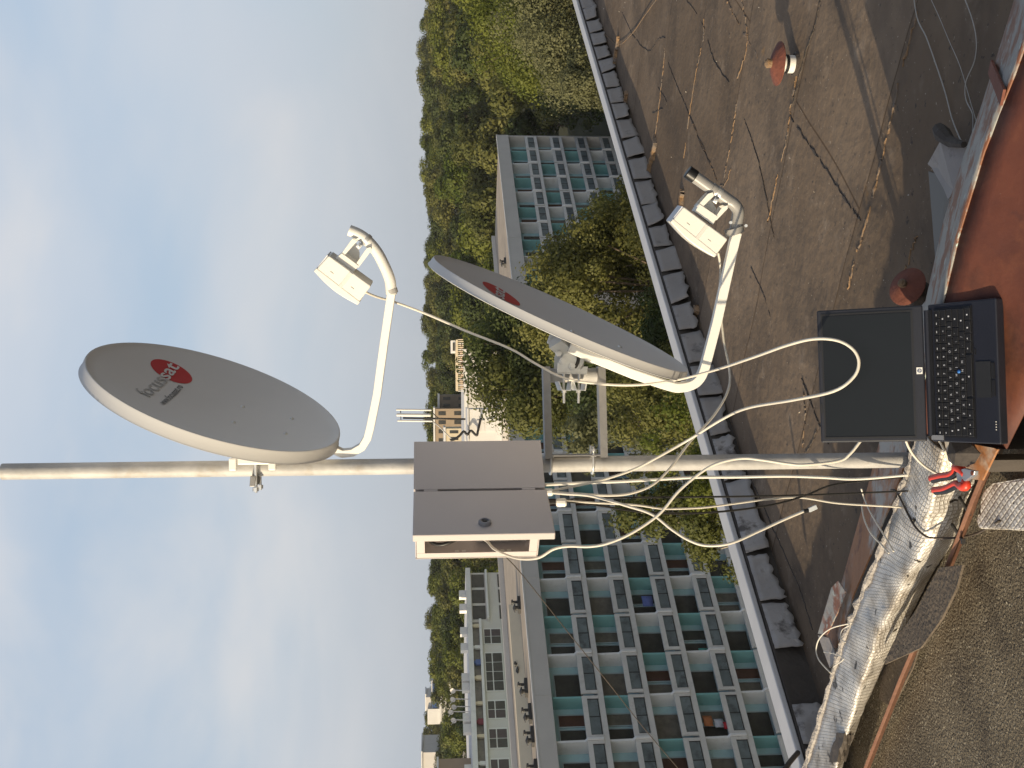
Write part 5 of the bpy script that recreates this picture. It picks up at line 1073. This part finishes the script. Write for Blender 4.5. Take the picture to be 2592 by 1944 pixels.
bt(1890, 1165, 80, 4.9, 6.5, 40000, .21, M_LEAF_B, 31, 'large yellow-green tree at the right edge, topmost of the near crowns', ncl=90)
bt(1875, 1255, 62, 4.4, 6.0, 46000, .15, M_LEAF_C, 32, 'pale silvery tree at the far right edge above the coping', ncl=80)
bt(1860, 1300, 66, 2.6, 3.6, 22000, .15, M_LEAF_C, 33, 'pale silvery tree left of the other silvery tree, above the coping', ncl=60)
bt(1735, 1400, 58, 1.7, 3.0, 18000, .14, M_LEAF_C, 34, 'smaller pale bushy tree low against the coping, beside the dark shade', ncl=50)
bt(1205, 1270, 40, 3.3, 5.0, 52000, .13, M_LEAF_A, 35, 'olive tree with pale branches in front of the right block', M_BARK, 110, .85, .5)
bt(1310, 1400, 41, 2.1, 3.8, 20000, .13, M_LEAF_A, 36, 'smaller olive tree right of the pale-branched one, reaching the coping', M_BIRCH, 50, .7, .6)
bt(1060, 1170, 62, 3.6, 5.0, 24000, .22, M_LEAF_D, 37, 'dark green tree behind the upper half of the lower dish', ncl=80)
bt(960, 1215, 60, 3.2, 5.2, 22000, .22, M_LEAF_A, 38, 'mid green tree between the cabinet and the lower dish', ncl=80)
bt(1010, 1360, 48, 2.6, 4.6, 18000, .17, M_LEAF_D, 39, 'dark green tree behind the standoff frame', ncl=70)
bt(850, 1390, 38, 1.75, 4.2, 18000, .13, M_LEAF_C, 40, 'pale yellow-green tree just right of the mast below the cabinet', ncl=60, spiky=.4)
bt(960, 1480, 34, 1.9, 4.0, 18000, .12, M_LEAF_A, 41, 'olive tree under the lower dish, below the standoff frame', ncl=70)
bt(860, 1600, 27, 1.35, 3.2, 16000, .10, M_LEAF_B, 42, 'bright green treetop right of the mast just above the coping', ncl=60, spiky=.5)
bt(640, 1530, 28, 1.45, 3.6, 17000, .10, M_LEAF_A, 43, 'thin olive treetop with pale bare branches left of the mast', M_BIRCH, 60, .42, .5, .3)
bt(740, 1640, 26, .95, 2.6, 8000, .10, M_LEAF_B, 44, 'small bright treetop immediately left of the mast by the coping', M_BIRCH, 40, .36, .6)
bt(1120, 1560, 36, 1.9, 4.0, 14000, .13, M_LEAF_D, 45, 'dark green tree under the lower dish arm beside the coping', ncl=60)
bt(1400, 1480, 48, 1.7, 3.0, 9000, .15, M_LEAF_A, 46, 'small olive tree at the foot of the right block above the coping', M_BARK, 40)

# thin summer haze over the whole place
if HAZE:
    b = MB(); b.box(-420, 420, -60, 620, GZ-1.5, 9.0)
    hm_ = bpy.data.materials.new('thin haze'); hm_.use_nodes = True; N = hm_.node_tree.nodes; N.clear()
    o_ = N.new('ShaderNodeOutputMaterial'); v_ = N.new('ShaderNodeVolumePrincipled'); v_.inputs['Density'].default_value = HAZE; v_.inputs['Color'].default_value = (.93, .95, 1, 1)
    hm_.node_tree.links.new(v_.outputs[0], o_.inputs['Volume']); hz_ = b.build('haze', hm_); hz_['kind'] = 'stuff'; hz_['label'] = 'thin pale haze in the air'; hz_['category'] = 'haze'
